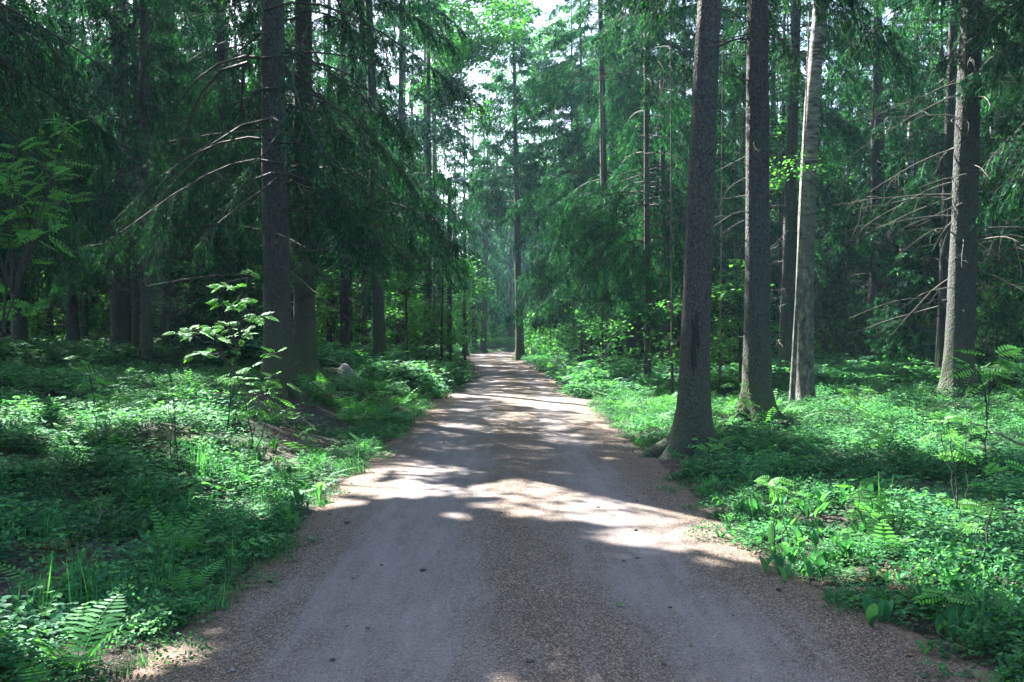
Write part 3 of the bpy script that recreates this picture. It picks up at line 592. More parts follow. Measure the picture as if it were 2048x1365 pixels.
spruce(1296, 26, .16, 1290, 17, 3.2, 2.8, 'slim spruce with bright drooping boughs left of the nearest grey trunk', nb=160, bark=BARKD, T=1.8, bright=.06, t0=.1, droop=.8)
broadleaf(1120, 64, .3, 1100, 22, [(-1.2, 0, 15.5, 3.2, 3.2), (-2.6, 0, 19, 3, 2.6), (.6, 0, 19, 3, 2.6)], 9000, .2, 'tall birch with light green crown closing the gap over the far path')
# left of the path
spruce(556, 17, .49, 545, 23, 3.4, 4.2, 'big dark spruce trunk left of the path with long bare descending limbs', nb=120, dead=(40, 1.9, 7.5, 3.2), bark=BARKD, flare=.85, T=1.2, t0=.42, droop=.75, roots=[(math.radians(-40), .7, .1), (math.radians(200), .7, .1)], dtw=7, az_bias=(PI, .12))
spruce(609, 21, .48, 607, 23, 3.9, 3.6, 'second dark spruce trunk with ridged bark and wide foot beside the boulder', nb=120, bark=BARKD, T=1.5, t0=.15, droop=.75, flare=1.1, dead=(14, 1.5, 5, 1.8), az_bias=(0, .12), roots=[(math.radians(-15), .6, .12)])
spruce(760, 30, .38, 738, 21, 4.8, 3.6, 'spruce trunk among ferns carrying the dark hanging curtain left of the path', nb=120, bark=BARKD, T=1.5, t0=.1, droop=.8, az_bias=(0, .10), dead=(8, 1, 3.5, 1))
spruce(293, 24, .27, 289, 21, 4.2, 3.0, 'straight dark spruce trunk in the left thicket, thicker of a close pair', nb=90, bark=BARKD, T=1.2, dead=(30, 1.2, 6, 2), t0=.3)
spruce(270, 25, .13, 272, 13, 4.0, 1.6, 'thin dark spruce stem, thinner of a close pair in the left thicket', nb=50, bark=BARKD, dead=(16, 1.2, 4, 1))
spruce(235, 26.5, .38, 238, 21, 3.6, 3.3, 'dark spruce trunk left of the close pair of stems', nb=100, bark=BARKD, T=1.2, dead=(30, 1, 5, 2), t0=.25)
spruce(40, 28, .44, 30, 21, 4.0, 3.4, 'stout dark spruce trunk near the left picture edge', nb=95, bark=BARKD, T=1.2, dead=(14, 1.5, 5, 1.5))
spruce(505, 33, .24, 502, 19, 4.0, 2.6, 'thin dark spruce trunk just left of the big dark trunk', nb=80, bark=BARKD, dead=(14, 1.5, 5, 1.5))
spruce(856, 45, .38, 858, 20, 7, 2.4, 'dark spruce trunk behind the bright maples left of the path', nb=70, bark=BARKD)
spruce(930, 68, .32, 928, 18, 5, 2.4, 'dark spruce trunk at the left side of the far path bend', nb=70, bark=BARKD, t0=.1)
spruce(949, 78, .44, 944, 20, 6, 2.3, 'dark trunk paired with the leaning grey trunk at the far bend', nb=60, bark=BARKD)
spruce(966, 77, .5, 978, 19, 8, 2.2, 'leaning grey trunk with flared foot at the far bend of the path', nb=60, bark=BARK, bend=.1)
broadleaf(852, 50, .36, 850, 22, [(1.6, -1, 13.6, 1.9, 3.0), (1.6, 0, 17.5, 2.6, 2.4)], 14000, .13, 'tall birch with white upper stem, left one of the two at the path side', leafm=BROAD)
broadleaf(871, 47, .32, 868, 21, [(2.6, -1, 13.4, 1.5, 1.9), (3.5, -1, 16.2, 2.2, 1.9), (1.2, -1.5, 12, 1.5, 2.4), (3.2, -2, 18.8, 2.3, 1.6)], 24000, .125, 'tall birch with white upper stem reaching leaves over the path', leafm=BROAD)
spruce(0, 9.3, .34, 0, 17, 3.5, 3.5, 'near spruce just outside the left edge whose drooping sprays hang into the picture', nb=120, x=-6.3, T=1.25, t0=.15, droop=.62, bright=.04, bark=BARKD)
spruce(120, 14.5, .26, 110, 18, 3.6, 3.2, 'spruce in the left foreground thicket with lichen grey sprays', nb=105, x=-10.0, bark=BARKD, T=1.1, droop=.65)
# broad crowns added out of view, shaped to shade the ground between sun patches
CL = 'added maple out of view whose crown blocks the sun over the path'
broadleaf(0, 12.6, .5, 1024, 19, [(3.1, 2.4, 11, 3.0, 1.8), (5.8, 3.1, 11, 2.6, 1.6), (8.6, 3.5, 11.5, 2.6, 1.5), (3.1, 6.9, 11.5, 3.0, 1.8), (6.2, 7.4, 12, 2.8, 1.6), (9.0, 7.4, 12, 2.4, 1.6), (0.1, 4.9, 12, 3, 2), (4.1, 10.9, 13, 3, 1.8), (7.4, 10.9, 13, 2.8, 1.6), (5.1, -0.1, 10, 2.4, 1.4), (7.6, 0.4, 10.5, 2.2, 1.3), (6.6, .4, 10, 2.2, 1.2), (9.0, 1.0, 10.5, 2.0, 1.2), (4.4, .2, 9.5, 2.2, 1.2), (5.4, -1.0, 8.8, 1.9, 1.0), (7.6, -.6, 9.2, 1.9, 1.0)],
          80000, .17, CL + ' from the left', bark=BARKD, name='maple_tree', x=-10.9, shape='oval', layered=.8, nlimb=60)
broadleaf(0, 14, .5, 1024, 19, [(-3, 3, 12, 3.0, 1.8), (-6, 5.5, 13, 2.8, 1.6), (0, 2, 12, 3, 2), (-3, 8, 13, 3, 1.8), (-6.4, 9.5, 14, 2.6, 1.5), (0, 6, 14, 3, 2)],
          30000, .17, CL + ' from the right', bark=BARKD, name='maple_tree', x=8.8, shape='oval', layered=.8, nlimb=40)
# maples, rowans and other young broad leaved growth
MB = BROAD
broadleaf(882, 36, .10, 895, 7.2, [(0, 0, 4.4, 1.25, 1.9), (.5, -.4, 2.4, .9, 1.1), (-1.0, -.4, 2.4, .9, 1.1), (-.4, .2, 6.2, .8, .8)], 5200, .12, 'bright green young maple crowding the left path side', bark=DARKTWIG, name='young_maple', shape='maple', layered=.8, flare=.2, cat='young tree')
broadleaf(815, 33, .08, 800, 5.5, [(0, 0, 3.1, 1.2, 1.5)], 2200, .12, 'young maple behind the ferns left of the path, darker and lower', bark=DARKTWIG, name='young_maple', shape='maple', layered=.8, flare=.2, cat='young tree')
broadleaf(930, 47, .09, 925, 6, [(0, 0, 3.4, 1.2, 2.0)], 1800, .14, 'young maple leaning over the left path edge before the bend', bark=DARKTWIG, name='young_maple', shape='maple', layered=.8, flare=.2, cat='young tree')
broadleaf(1165, 31, .06, 1150, 3.6, [(-.1, 0, 2.1, .75, .9), (-.5, -.2, 2.9, .45, .3)], 800, .13, 'bright maple sapling right of the path with leaves in flat tiers', bark=DARKTWIG, name='young_maple', shape='maple', layered=.9, flare=.2, cat='young tree')
broadleaf(1205, 27, .05, 1205, 2.9, [(0, 0, 1.5, .8, .75)], 700, .11, 'low maple bush beside the right path edge, below the brown trunk', bark=DARKTWIG, name='young_maple', shape='maple', layered=.8, flare=.2, cat='young tree')
broadleaf(1345, 22, .05, 1340, 3.3, [(.05, 0, 1.9, .38, 1.0)], 420, .11, 'lit maple sapling close at the left side of the nearest grey trunk', bark=DARKTWIG, name='young_maple', shape='maple', layered=.8, flare=.2, cat='young tree')
broadleaf(1440, 24, .05, 1445, 3.6, [(-.15, 0, 1.6, .4, .9), (.0, 0, 2.9, .35, .4)], 480, .11, 'thin maple sapling in the gap between the two big trunks', bark=TWIG, name='young_maple', shape='maple', layered=.8, flare=.2, cat='young tree')
broadleaf(1560, 32, .10, 1560, 9, [(.6, 0, 7.0, 1.6, .9), (-.9, 0, 6.2, 1.0, .9), (1.0, -.5, 8.0, 1.0, .4), (-1.2, 0, 4.9, .8, .7)], 3000, .10, 'slender maple with sunlit leaf tiers high between the dark trunks and the birch', bark=DARKTWIG, name='young_maple', shape='maple', layered=.9, flare=.2, cat='young tree')
rowan(-70, 8.2, [(60, 290, .2, 7), (20, 350, -.2, 7), (110, 350, 0, 7), (70, 420, .3, 6), (-40, 300, 0, 6), (130, 245, .2, 6), (10, 440, .1, 6), (-30, 470, 0, 5), (90, 460, -.3, 5), (30, 300, .5, 6), (130, 400, .6, 5)],
      'tall green rowan filling the upper left edge of the picture', size=.21, stem=.008)
rowan(-30, 8.8, [(20, 605, .2, 5), (70, 610, 0, 5), (-20, 560, 0, 4)], 'low rowan sprig of feathery leaves at the left picture edge', size=.2)
rowan(455, 11.2, [(492, 540, .3, 6), (450, 570, 0, 5), (440, 600, -.1, 4), (480, 600, .2, 4), (525, 632, .2, 6), (490, 660, .3, 5), (420, 655, 0, 6), (450, 650, .3, 5), (375, 660, -.2, 5), (395, 705, -.2, 5), (355, 665, -.4, 3), (555, 705, -.3, 4), (545, 755, -.4, 5), (500, 735, -.5, 5), (460, 700, .4, 4)],
      'sunlit yellow-green rowan sapling before the big dark left trunk', size=.155, stem=.008)
rowan(500, 10.6, [(525, 790, 0, 5), (565, 765, .1, 4), (470, 745, 0, 4)], 'small shaded rowan right below the sunlit rowan sapling', size=.2)
rowan(205, 10.2, [(185, 745, 0, 4), (215, 800, .1, 4), (170, 715, .2, 3), (240, 790, .2, 3)], 'thin rowan stem with few leaves in the left herb carpet', size=.17)
rowan(350, 10.0, [(340, 780, 0, 4), (345, 830, .1, 3), (335, 750, .1, 3)], 'slim leafy sprig just left of the mossy mound', size=.1)
rowan(595, 12.2, [(595, 830, 0, 3), (605, 865, .1, 3)], 'tiny sprig on the bare bank under the big left trunk', size=.1)
rowan(1975, 9.6, [(1975, 722, 0, 5), (1950, 735, -.1, 3), (2010, 715, .2, 3)], 'rowan sprig with large blue-green leaves beside the big right trunk', size=.26)
rowan(1925, 8.0, [(1905, 840, 0, 4), (1880, 850, .1, 3), (1925, 870, 0, 3)], 'sunlit rowan sprig on a long arching stem at the right', size=.17)
rowan(1560, 7.0, [(1555, 958, 0, 5), (1580, 985, .1, 4)], 'rowan seedling in the sunlit herbs next to the path edge', size=.13)
rowan(1735, 7.2, [(1725, 975, 0, 5), (1750, 1000, .1, 3)], 'rowan seedling with yellow-green top leaves in the middle of the right herbs', size=.14)
rowan(1795, 7.0, [(1800, 990, 0, 5), (1815, 1015, .1, 3)], 'rowan seedling with drooping lit leaves, right of the yellow-topped one', size=.14)
rowan(1730, 10.0, [(1740, 875, 0, 5)], 'small rowan seedling in shade with one leaf rosette in the right herb carpet', size=.14)
rowan(1420, 11.5, [(1445, 885, 0, 5), (1415, 895, -.1, 3)], 'rowan seedling at the mossy foot of the nearest grey trunk', size=.15)
rowan(1950, 5.9, [(1930, 1010, 0, 4), (1965, 1015, .1, 3), (1990, 925, .2, 3)], 'thin rowan with a dark wiry stem at the lower right', size=.12)
rowan(1905, 5.3, [(1900, 1190, 0, 5)], 'dark rowan seedling with large shaded leaves at the lower right corner', size=.16)
rowan(1500, 16, [(1480, 770, -.6, 4), (1490, 800, -.5, 3)], 'two leafed sprig in front of the dark straight trunk', size=.2)
rowan(1700, 13.5, [(1705, 790, 0, 5), (1720, 785, .2, 4)], 'lit rowan sprig in the clearing right of the cracked birch', size=.2)

# ------------------------------------------------------------------ copies
def copy_tree(o, loc, rz, sc=1.0, label=None, group=None):
    c = o.copy(); COL.objects.link(c); c.location = loc; c.rotation_euler = (0, 0, rz); c.scale = (sc, sc, sc)
    if label: c['label'] = label
    if group: c['group'] = group
    for ch in [k for k in ALL if k.parent == o]:
        d = ch.copy(); COL.objects.link(d); d.parent = c
        for gc in [k for k in ALL if k.parent == ch]:
            e = gc.copy(); COL.objects.link(e); e.parent = d
    return c
heroes = np.array([(o.location.x, o.location.y) for o in COL.objects if o.type == 'EMPTY' and o.get('category') == 'tree'])
LBG = 'dark background spruce standing deeper in the forest'; GBG = 'background spruces of the forest'
r = RNG(5)
protos = [spruce(0, 55, .34, 1024 + 3, 20, 3.0, 2.9, LBG, nb=80, bark=BARKD, name='spruce_tree', group=GBG, x=-30, t0=.12, droop=.65, dead=(14, .8, 3, 1.2), T=1.1, keepfn=None),
          spruce(0, 57, .26, 1024 - 4, 17, 4.4, 2.4, LBG, nb=70, bark=BARKD, group=GBG, x=-33, t0=.15, droop=.6, dead=(24, .8, 4.4, 1.2)),
          spruce(0, 53, .40, 1024, 22, 5.5, 3.2, LBG, nb=80, bark=BARKD, group=GBG, x=31, t0=.15, droop=.65, dead=(26, .8, 6, 1.5)),
          spruce(0, 59, .22, 1024 + 8, 15, 1.6, 2.3, LBG, nb=75, bark=BARKD, group=GBG, x=27, t0=.1, droop=.6)]
young = [spruce(0, 50, .08, 1024, 4.2, .25, 1.1, 'young bushy spruce in the shade between the old trunks', nb=60, bark=BARKD, name='young_spruce', group='young spruces under the old ones', x=-27, t0=.05, droop=.2, T=.8)]
GM = 'maple saplings scattered through the forest'; LM = 'green maple sapling growing in the undergrowth between the trunks'
sap = [broadleaf(0, 34, .05, 1024, 3.4, [(0, 0, 2.0, .9, 1.0)], 900, .12, LM, bark=DARKTWIG, name='young_maple', shape='maple', layered=.8, flare=.2, group=GM, x=-17, carve=False, cat='young tree'),
       broadleaf(0, 33, .04, 1030, 2.3, [(0, 0, 1.3, .7, .7)], 500, .11, LM, bark=DARKTWIG, name='young_maple', shape='maple', layered=.8, flare=.2, group=GM, x=16.5, carve=False, cat='young tree')]
bir = broadleaf(0, 50, .26, 1030, 20, [(0, 0, 12, 2.2, 3.4), (.4, 0, 16, 2.0, 2.4)], 2600, .14, 'pale birch stem among the background spruces', group='background birches', x=24, carve=False)
ALL = list(COL.objects)
pts = [tuple(h) for h in heroes] + [(-30, 55), (-33, 57), (31, 53), (27, 59)]
def place(n, y0, y1, rmin, clear, fn, margin=6, avoid=pts, ymax_w=.53, tries=6000, keep=True):
    c = 0
    for _ in range(tries):
        if c >= n: break
        y = math.sqrt(r.uniform(y0 * y0, y1 * y1)); x = r.uniform(-1, 1) * (ymax_w * y + margin)
        s, h = path_rel([x], [y])
        if abs(s[0]) - h[0] < clear: continue
        if abs(x / y + .02) < .055 and y > 40 and clear > 2: continue          # open air above the far path
        if min((x - a) ** 2 + (y - b) ** 2 for a, b in avoid) < rmin ** 2: continue
        if fn(x, y) is False: continue
        if keep: avoid.append((x, y))
        c += 1
    return c
NEARLIT = LITA[LITA[:, 1] < 36]
def blocks(x, y, H=20):
    t = np.linspace(2, H, 12); sx = x - t * S[0] / S[2]; sy = y - t * S[1] / S[2]
    D = np.sqrt((sx[:, None] - NEARLIT[None, :, 0]) ** 2 + (sy[:, None] - NEARLIT[None, :, 1]) ** 2)
    return bool((D < NEARLIT[None, :, 2] + 2.2).any())
nun = [0]
def bgtree(x, y):
    if abs(x) < .53 * y and y < (34 if x > 0 else 28): return False
    if blocks(x, y):
        if nun[0] >= 48: return False
        nun[0] += 1
        spruce(0, y, r.uniform(.24, .4), 1024, r.uniform(17, 22), r.uniform(3.5, 6), r.uniform(2.5, 3.2), LBG, nb=85, bark=BARKD, group=GBG, x=x, t0=.15, dead=(14, 1, 5, 1.6), droop=.65, detail=1.35)
        return
    o = protos[r.choice([0, 0, 1, 2, 3])]
    copy_tree(o, (x, y, G(x, y) - .05), r.uniform(0, 2 * PI), r.uniform(.85, 1.12))
print('bg near', place(60, 17, 38, 2.6, 3.0, bgtree))
print('bg far', place(190, 34, 80, 2.2, 3.0, bgtree, tries=20000))
for px_, y in [(1650, 45), (1692, 52), (1722, 47), (1832, 46), (1862, 52), (1462, 46), (2025, 44), (1345, 47), (100, 38), (150, 43), (332, 40), (382, 45), (442, 40), (662, 44), (700, 40), (716, 49), (1195, 52), (1400, 52), (1540, 44)]:
    x = W(px_, y); pts.append((x, y)); copy_tree(protos[px_ % 3], (x, y, G(x, y) - .05), px_, .8 + .01 * (px_ % 17))
nb_ = place(5, 40, 64, 2.5, 3.0, lambda x, y: copy_tree(bir, (x, y, G(x, y)), r.uniform(0, 6), r.uniform(.85, 1.1)) and None)
place(30, 24, 70, 1.6, 2.0, lambda x, y: copy_tree(young[0], (x, y, G(x, y) - .05), r.uniform(0, 6), r.uniform(.5, 1.3)) and None)
place(80, 22, 75, 1.3, .9, lambda x, y: copy_tree(sap[r.integers(0, 2)], (x, y, G(x, y) - .02), r.uniform(0, 6), r.uniform(.6, 1.25)) and None, margin=2)
# trees beside and behind the camera
for x, y in [(-5.5, 2), (-8, -3), (-4.8, -5.5), (5.5, -1.5), (8.5, 3.2), (6.4, -7), (-12, 4), (12, 7), (-4.5, -11), (5, -13), (13, -3), (-14, -6), (11.5, 13), (-13.5, 9), (15, 17), (-12, 16)]:
    copy_tree(protos[(int(x * 7 + y) % 3)], (x, y, G(x, y) - .05), x + y, 1.0)

# ------------------------------------------------------------------ scattered growth (nobody could count it)
def scatter(name, items, P, rot, scl, kind, label=None):
    """one object whose points each carry one of the clump meshes"""
    c = bpy.data.collections.new(name + '_kinds')
    for k, me in enumerate(items): c.objects.link(bpy.data.objects.new('%s_%02d' % (name, k), me))
    me = bpy.data.meshes.new(name); me.vertices.add(len(P)); me.vertices.foreach_set('co', np.asarray(P, np.float32).ravel())
    a = me.attributes.new('rot', 'FLOAT_VECTOR', 'POINT'); a.data.foreach_set('vector', np.asarray(rot, np.float32).ravel())
    a = me.attributes.new('scl', 'FLOAT', 'POINT'); a.data.foreach_set('value', np.asarray(scl, np.float32))
    a = me.attributes.new('knd', 'INT', 'POINT'); a.data.foreach_set('value', np.asarray(kind, np.int32))
    o = link(name, me); props(o, label, kind='stuff')
    ng = bpy.data.node_groups.new(name, 'GeometryNodeTree')
    ng.interface.new_socket('Geometry', in_out='INPUT', socket_type='NodeSocketGeometry'); ng.interface.new_socket('Geometry', in_out='OUTPUT', socket_type='NodeSocketGeometry')
    N = ng.nodes; gi = N.new('NodeGroupInput'); go = N.new('NodeGroupOutput'); ci = N.new('GeometryNodeCollectionInfo'); ip = N.new('GeometryNodeInstanceOnPoints')
    ci.inputs[0].default_value = c; ci.inputs['Separate Children'].default_value = True; ci.inputs['Reset Children'].default_value = True
    def na(nm, ty):
        n = N.new('GeometryNodeInputNamedAttribute'); n.data_type = ty; n.inputs[0].default_value = nm; return n.outputs[0]
    L = ng.links.new; L(gi.outputs[0], ip.inputs['Points']); L(ci.outputs[0], ip.inputs['Instance']); ip.inputs['Pick Instance'].default_value = True
    L(na('knd', 'INT'), ip.inputs['Instance Index']); L(na('rot', 'FLOAT_VECTOR'), ip.inputs['Rotation']); L(na('scl', 'FLOAT'), ip.inputs['Scale']); L(ip.outputs[0], go.inputs[0])
    md = o.modifiers.new('scatter', 'NODES'); md.node_group = ng; return o
def herb_mesh(k, spread=.28, n=78, h=.14, ls=.030, mat=HERB):
    r = RNG(40 + k); g = Geo(); rr = spread * np.sqrt(r.uniform(0, 1, n)); a = r.uniform(0, 2 * PI, n)
    hh = h * r.uniform(.35, 1.15, n); b = np.stack([rr * np.cos(a), rr * np.sin(a), hh], 1)
    i = np.repeat(np.arange(n), 3); a3 = np.tile(np.arange(3) * 2 * PI / 3, n) + np.repeat(r.uniform(0, 6, n), 3)
    d = np.stack([np.cos(a3), np.sin(a3), r.uniform(-.35, .15, 3 * n)], 1); nn = np.array([0, 0, 1.]) + .3 * r.normal(size=(3 * n, 3))
    leaves(g, b[i], d, nn, ls * r.uniform(.8, 1.3, 3 * n), ls * .75, 'leaflet', r.uniform(0, 1, n)[i], fold=.15)
    # second lower tier of smaller leaves
    m = n; rr = spread * 1.1 * np.sqrt(r.uniform(0, 1, m)); a = r.uniform(0, 2 * PI, m); b = np.stack([rr * np.cos(a), rr * np.sin(a), h * .35 * r.uniform(0, 1, m)], 1)
    leaves(g, b, unit(np.stack([np.cos(a * 3), np.sin(a * 3), .2 + 0 * a], 1)), np.array([0, 0, 1.]) + .4 * r.normal(size=(m, 3)), ls * 1.1, ls * .9, 'oval', r.uniform(0, .6, m))
    st = np.stack([b * 0 + b, b], 1)
    return g.mesh('herb_clump', mat)
def bilberry_mesh(k):
    r = RNG(60 + k); g = Geo(); n = 230; p = rdir(r, n) * np.array([.2, .2, .13]) * r.uniform(.6, 1, n)[:, None] + np.array([0, 0, .13]); p[:, 2] = np.abs(p[:, 2])
    leaves(g, p, unit(rdir(r, n) + np.array([0, 0, .2])), rdir(r, n) * .7 + np.array([0, 0, 1.]), .026 * r.uniform(.8, 1.3, n), .018, 'oval', r.uniform(0, .9, n)); return g.mesh('bilberry_clump', HERB)
def lily_geo(g, r, n=3, L=.17, ctr=(0, 0)):
    for k in range(n):
        a = r.uniform(0, 2 * PI); lean = r.uniform(.25, .9); l = L * r.uniform(.75, 1.2); m = 6; t = np.linspace(0, 1, m); an = lean * (.3 + 1.1 * t)
        seg = l / (m - 1); px_ = np.cumsum(np.sin(an)) * seg; pz = np.cumsum(np.cos(an)) * seg + .02
        wd = l * .19 * np.sin(PI * np.clip(t * .92 + .06, 0, 1)) ** .8; c = np.stack([px_ * math.cos(a) + ctr[0], px_ * math.sin(a) + ctr[1], pz], 1); sd = np.array([-math.sin(a), math.cos(a), 0])
        up = np.stack([-np.cos(an) * math.cos(a), -np.cos(an) * math.sin(a), np.sin(an)], 1)
        V = np.stack([c + sd * wd[:, None] + up * wd[:, None] * .45, c, c - sd * wd[:, None] + up * wd[:, None] * .45], 1)
        idx = np.arange(m * 3).reshape(m, 3); Fc = np.stack([idx[:-1, :-1], idx[:-1, 1:], idx[1:, 1:], idx[1:, :-1]], -1).reshape(-1, 4)
        g.add(V, Fc, r.uniform(.2, 1))
        tubes(g, np.array([[ctr[0], ctr[1], -.03], [c[0, 0], c[0, 1], c[0, 2]]]), np.array([.003, .003]), 4, .3)
def lily_mesh(k):
    r = RNG(70 + k); g = Geo()
    for _ in range(4): lily_geo(g, r, r.integers(2, 4), .13, r.uniform(-.16, .16, 2))
    return g.mesh('lily_clump', HERB, True)
def grass_mesh(k, n=45, L=.24, sp=.05):
    r = RNG(80 + k); g = Geo(); m = 5; t = np.linspace(0, 1, m); a = r.uniform(0, 2 * PI, n); l = L * r.uniform(.5, 1.2, n); be = r.uniform(.2, 1.5, n)
    an = be[:, None] * t[None] ** 1.2; sg = l[:, None] / (m - 1); u = np.cumsum(np.sin(an) * sg, 1); z = np.cumsum(np.cos(an) * sg, 1) - .02
    b = r.normal(size=(n, 2)) * sp; ca = np.cos(a)[:, None]; sa = np.sin(a)[:, None]
    c = np.stack([u * ca + b[:, :1], u * sa + b[:, 1:], z], -1); wd = .0032 * (1.05 - t)[None, :, None] * r.uniform(.7, 1.6, n)[:, None, None]; sd = np.stack([-sa, ca, 0 * ca], -1)
    V = np.stack([c + sd * wd, c - sd * wd], 2); idx = np.arange(n * m * 2).reshape(n, m, 2)
    Fc = np.stack([idx[:, :-1, 0], idx[:, :-1, 1], idx[:, 1:, 1], idx[:, 1:, 0]], -1).reshape(-1, 4); g.add(V, Fc, np.repeat(r.uniform(.1, 1, n), m * 2)); return g.mesh('grass_tuft', HERB)
def fern_geo(g, r, nf=7, L=.45, fine=True, az=None, tilt=(.35, 1.0)):
    for k in range(nf):
        a = (2 * PI * k / nf + r.uniform(-.3, .3)) if az is None else az + r.uniform(-1, 1); l = L * r.uniform(.7, 1.15); m = 16 if fine else 9; t = np.linspace(0, 1, m)
        an = r.uniform(*tilt) + t * r.uniform(.5, 1.1); sg = l / (m - 1); u = np.cumsum(np.sin(an)) * sg; z = np.cumsum(np.cos(an)) * sg - .02
        c = np.stack([u * math.cos(a), u * math.sin(a), z], 1); tan = unit(np.gradient(c, axis=0)); sd = np.array([-math.sin(a), math.cos(a), 0.]); nr = np.cross(sd, tan) * -1
        tubes(g, c, .0025 * (1.1 - t) + .0008, 3, .1)
        wd = l * .26 * np.clip(np.sin(PI * np.clip(t * .82 + .14, 0, 1)), .03, 1) ** .9; tint = r.uniform(.1, 1)
        q = slice(2, None)
        for s in (-1, 1):
            d = unit(sd * s + tan[q] * .35 - np.array([0, 0, .12])); n = len(d)
            if False:
                j = np.tile(np.linspace(.08, .92, 8), n); i = np.repeat(np.arange(n), 8); pb = c[q][i] + d[i] * (wd[q][i] * j)[:, None]; pb[:, 2] -= .12 * wd[q][i] * j ** 2
                pd = unit(np.cross(nr[q], d)); ll = wd[q][i] * .19 * (1.08 - j)
                for s2 in (-1, 1): leaves(g, pb, pd[i] * s2 + d[i] * .55, nr[q][i], ll + .002, .30 * wd[q][i] / 4.2 + .001, 'dia', tint)
                leaves(g, c[q], d, nr[q], wd[q], wd[q] * .07, 'dia', tint)
            else: leaves(g, c[q], d, nr[q] + .12 * r.normal(size=(n, 3)), wd[q] * r.uniform(.88, 1.08, n), l * (.043 if fine else .075), 'leaflet', tint + .15 * r.uniform(-1, 1, n))
def fern_mesh(k, fine=False, L=.45, nf=7, **kw):
    g = Geo(); fern_geo(g, RNG(90 + k), nf, L, fine, **kw); return g.mesh('fern_plant', FERN)
r = RNG(77)
def field(y0, y1, dens, margin=3.0, emin=.05):
    n = int(dens * ((y1 - y0) * ((.53 * (y0 + y1)) + 2 * margin)))
    y = r.uniform(y0, y1, n * 2); xm = .53 * y + margin; x = r.uniform(-1, 1, n * 2) * (.53 * y1 + margin); k = np.abs(x) < xm; x = x[k][:n]; y = y[k][:n]
    s, h = path_rel(x, y); e = np.abs(s) - h; ragged = .10 * nz(x, y, .8, 41) + .05 * nz(x, y, 2.2, 42) + .04
    k = e > emin - .12 + ragged * 1.3 + .12 * r.uniform(-1, 1, len(e)) ** 3; x, y, s, e = x[k], y[k], s[k], e[k]
    k = r.uniform(size=len(x)) > bare(x, y) * 1.15; return x[k], y[k], s[k], e[k]
kinds = [herb_mesh(0), herb_mesh(1, .26, 90, .10, .024), herb_mesh(2, .3, 62, .18, .037), bilberry_mesh(0), bilberry_mesh(1), lily_mesh(0), lily_mesh(1), grass_mesh(0), grass_mesh(1, 30, .16, .06),
         fern_mesh(0, L=.36), fern_mesh(1, L=.42, nf=6), herb_mesh(5, .55, 120, .22, .065), herb_mesh(6, .55, 110, .3, .075)]
PX = []; KN = []; SCL = []
for (y0, y1, dn) in ((3.0, 9, 26), (9, 15, 20), (15, 24, 13), (24, 40, 6.5), (40, 60, 3.2), (60, 95, 1.6)):
    x, y, s, e = field(y0, y1, dn); n = len(x); patch = nz(x, y, 2.4, 51); p2 = nz(x, y, 1.5, 52)
    if y0 < 24: k = r.choice([0, 1, 2, 3], n, p=[.36, .36, .2, .08])
    else: k = r.choice([11, 12, 3], n, p=[.5, .45, .05])
    k = np.where((patch > .7) & (r.uniform(size=n) < .6), r.choice([3, 4], n), k)
    lil = (e < 1.3) & (y < 16) & (p2 > -.45) & (r.uniform(size=n) < np.where(s > 0, .60, .35)) & ((s > 0) | (y > 4.5)); k = np.where(lil, r.choice([5, 6], n), k)
    gr = (e < 1.8) & (r.uniform(size=n) < np.where(s < 0, .16, .09)); k = np.where(gr, r.choice([7, 8], n), k)
    fe = (r.uniform(size=n) < np.where((y > 15) & (y < 60) & (e < 3.2), np.where(s < 0, .42, .22), .03)); k = np.where(fe, r.choice([9, 10], n), k)
    thin = (nz(x, y, 3.1, 53) < -.75) & (y < 15) & (r.uniform(size=n) < .7)
    k = k[~thin]; x = x[~thin]; y = y[~thin]; e = e[~thin]
    sc_ = r.uniform(.7, 1.25, len(x)) * (1 if y0 < 24 else 1.15) * np.clip(.5 + e * .8, .5, 1) * (1 + .28 * np.clip(nz(x, y, 1.9, 63), -1, 1))
    sc_ = sc_ * np.where(y > 24, 1.15, 1)
    kk = ~((y > 34) & (e < .4)); sc_ = sc_ * np.where((y > 34) & (e < 1.6), .6, 1); x = x[kk]; y = y[kk]; k = k[kk]; sc_ = sc_[kk]
    PX.append(np.stack([x, y, ground(x, y) - .012], 1)); KN.append(k); SCL.append(sc_)
for (y0, y1, dn) in ((3.0, 8, 60), (8, 14, 34), (14, 22, 16)):            # small growth packed along the two edges
    x, y, s, e = field(y0, y1, dn, emin=.0); k_ = (e < .75) & (bare(x, y) < .4) & (r.uniform(size=len(e)) < .75 - .5 * (nz(x, y, 1.3, 61) < -.5)); x = x[k_]; y = y[k_]; e = e[k_]; s = s[k_]
    k = np.where(r.uniform(size=len(x)) < .22, np.where(s > 0, r.choice([5, 6], len(x)), r.choice([7, 8], len(x))), r.choice([0, 1, 3], len(x))); PX.append(np.stack([x, y, ground(x, y) - .012], 1)); KN.append(k); SCL.append(r.uniform(.4, .85, len(x)) * np.where(k > 4, 1.15, 1))
PX = np.concatenate(PX); KN = np.concatenate(KN); SCL = np.concatenate(SCL)
ROT = np.stack([r.normal(size=len(PX)) * .1, r.normal(size=len(PX)) * .1, r.uniform(0, 6.28, len(PX))], 1)
scatter('undergrowth', kinds, PX, ROT, SCL, KN); print('undergrowth', len(PX))
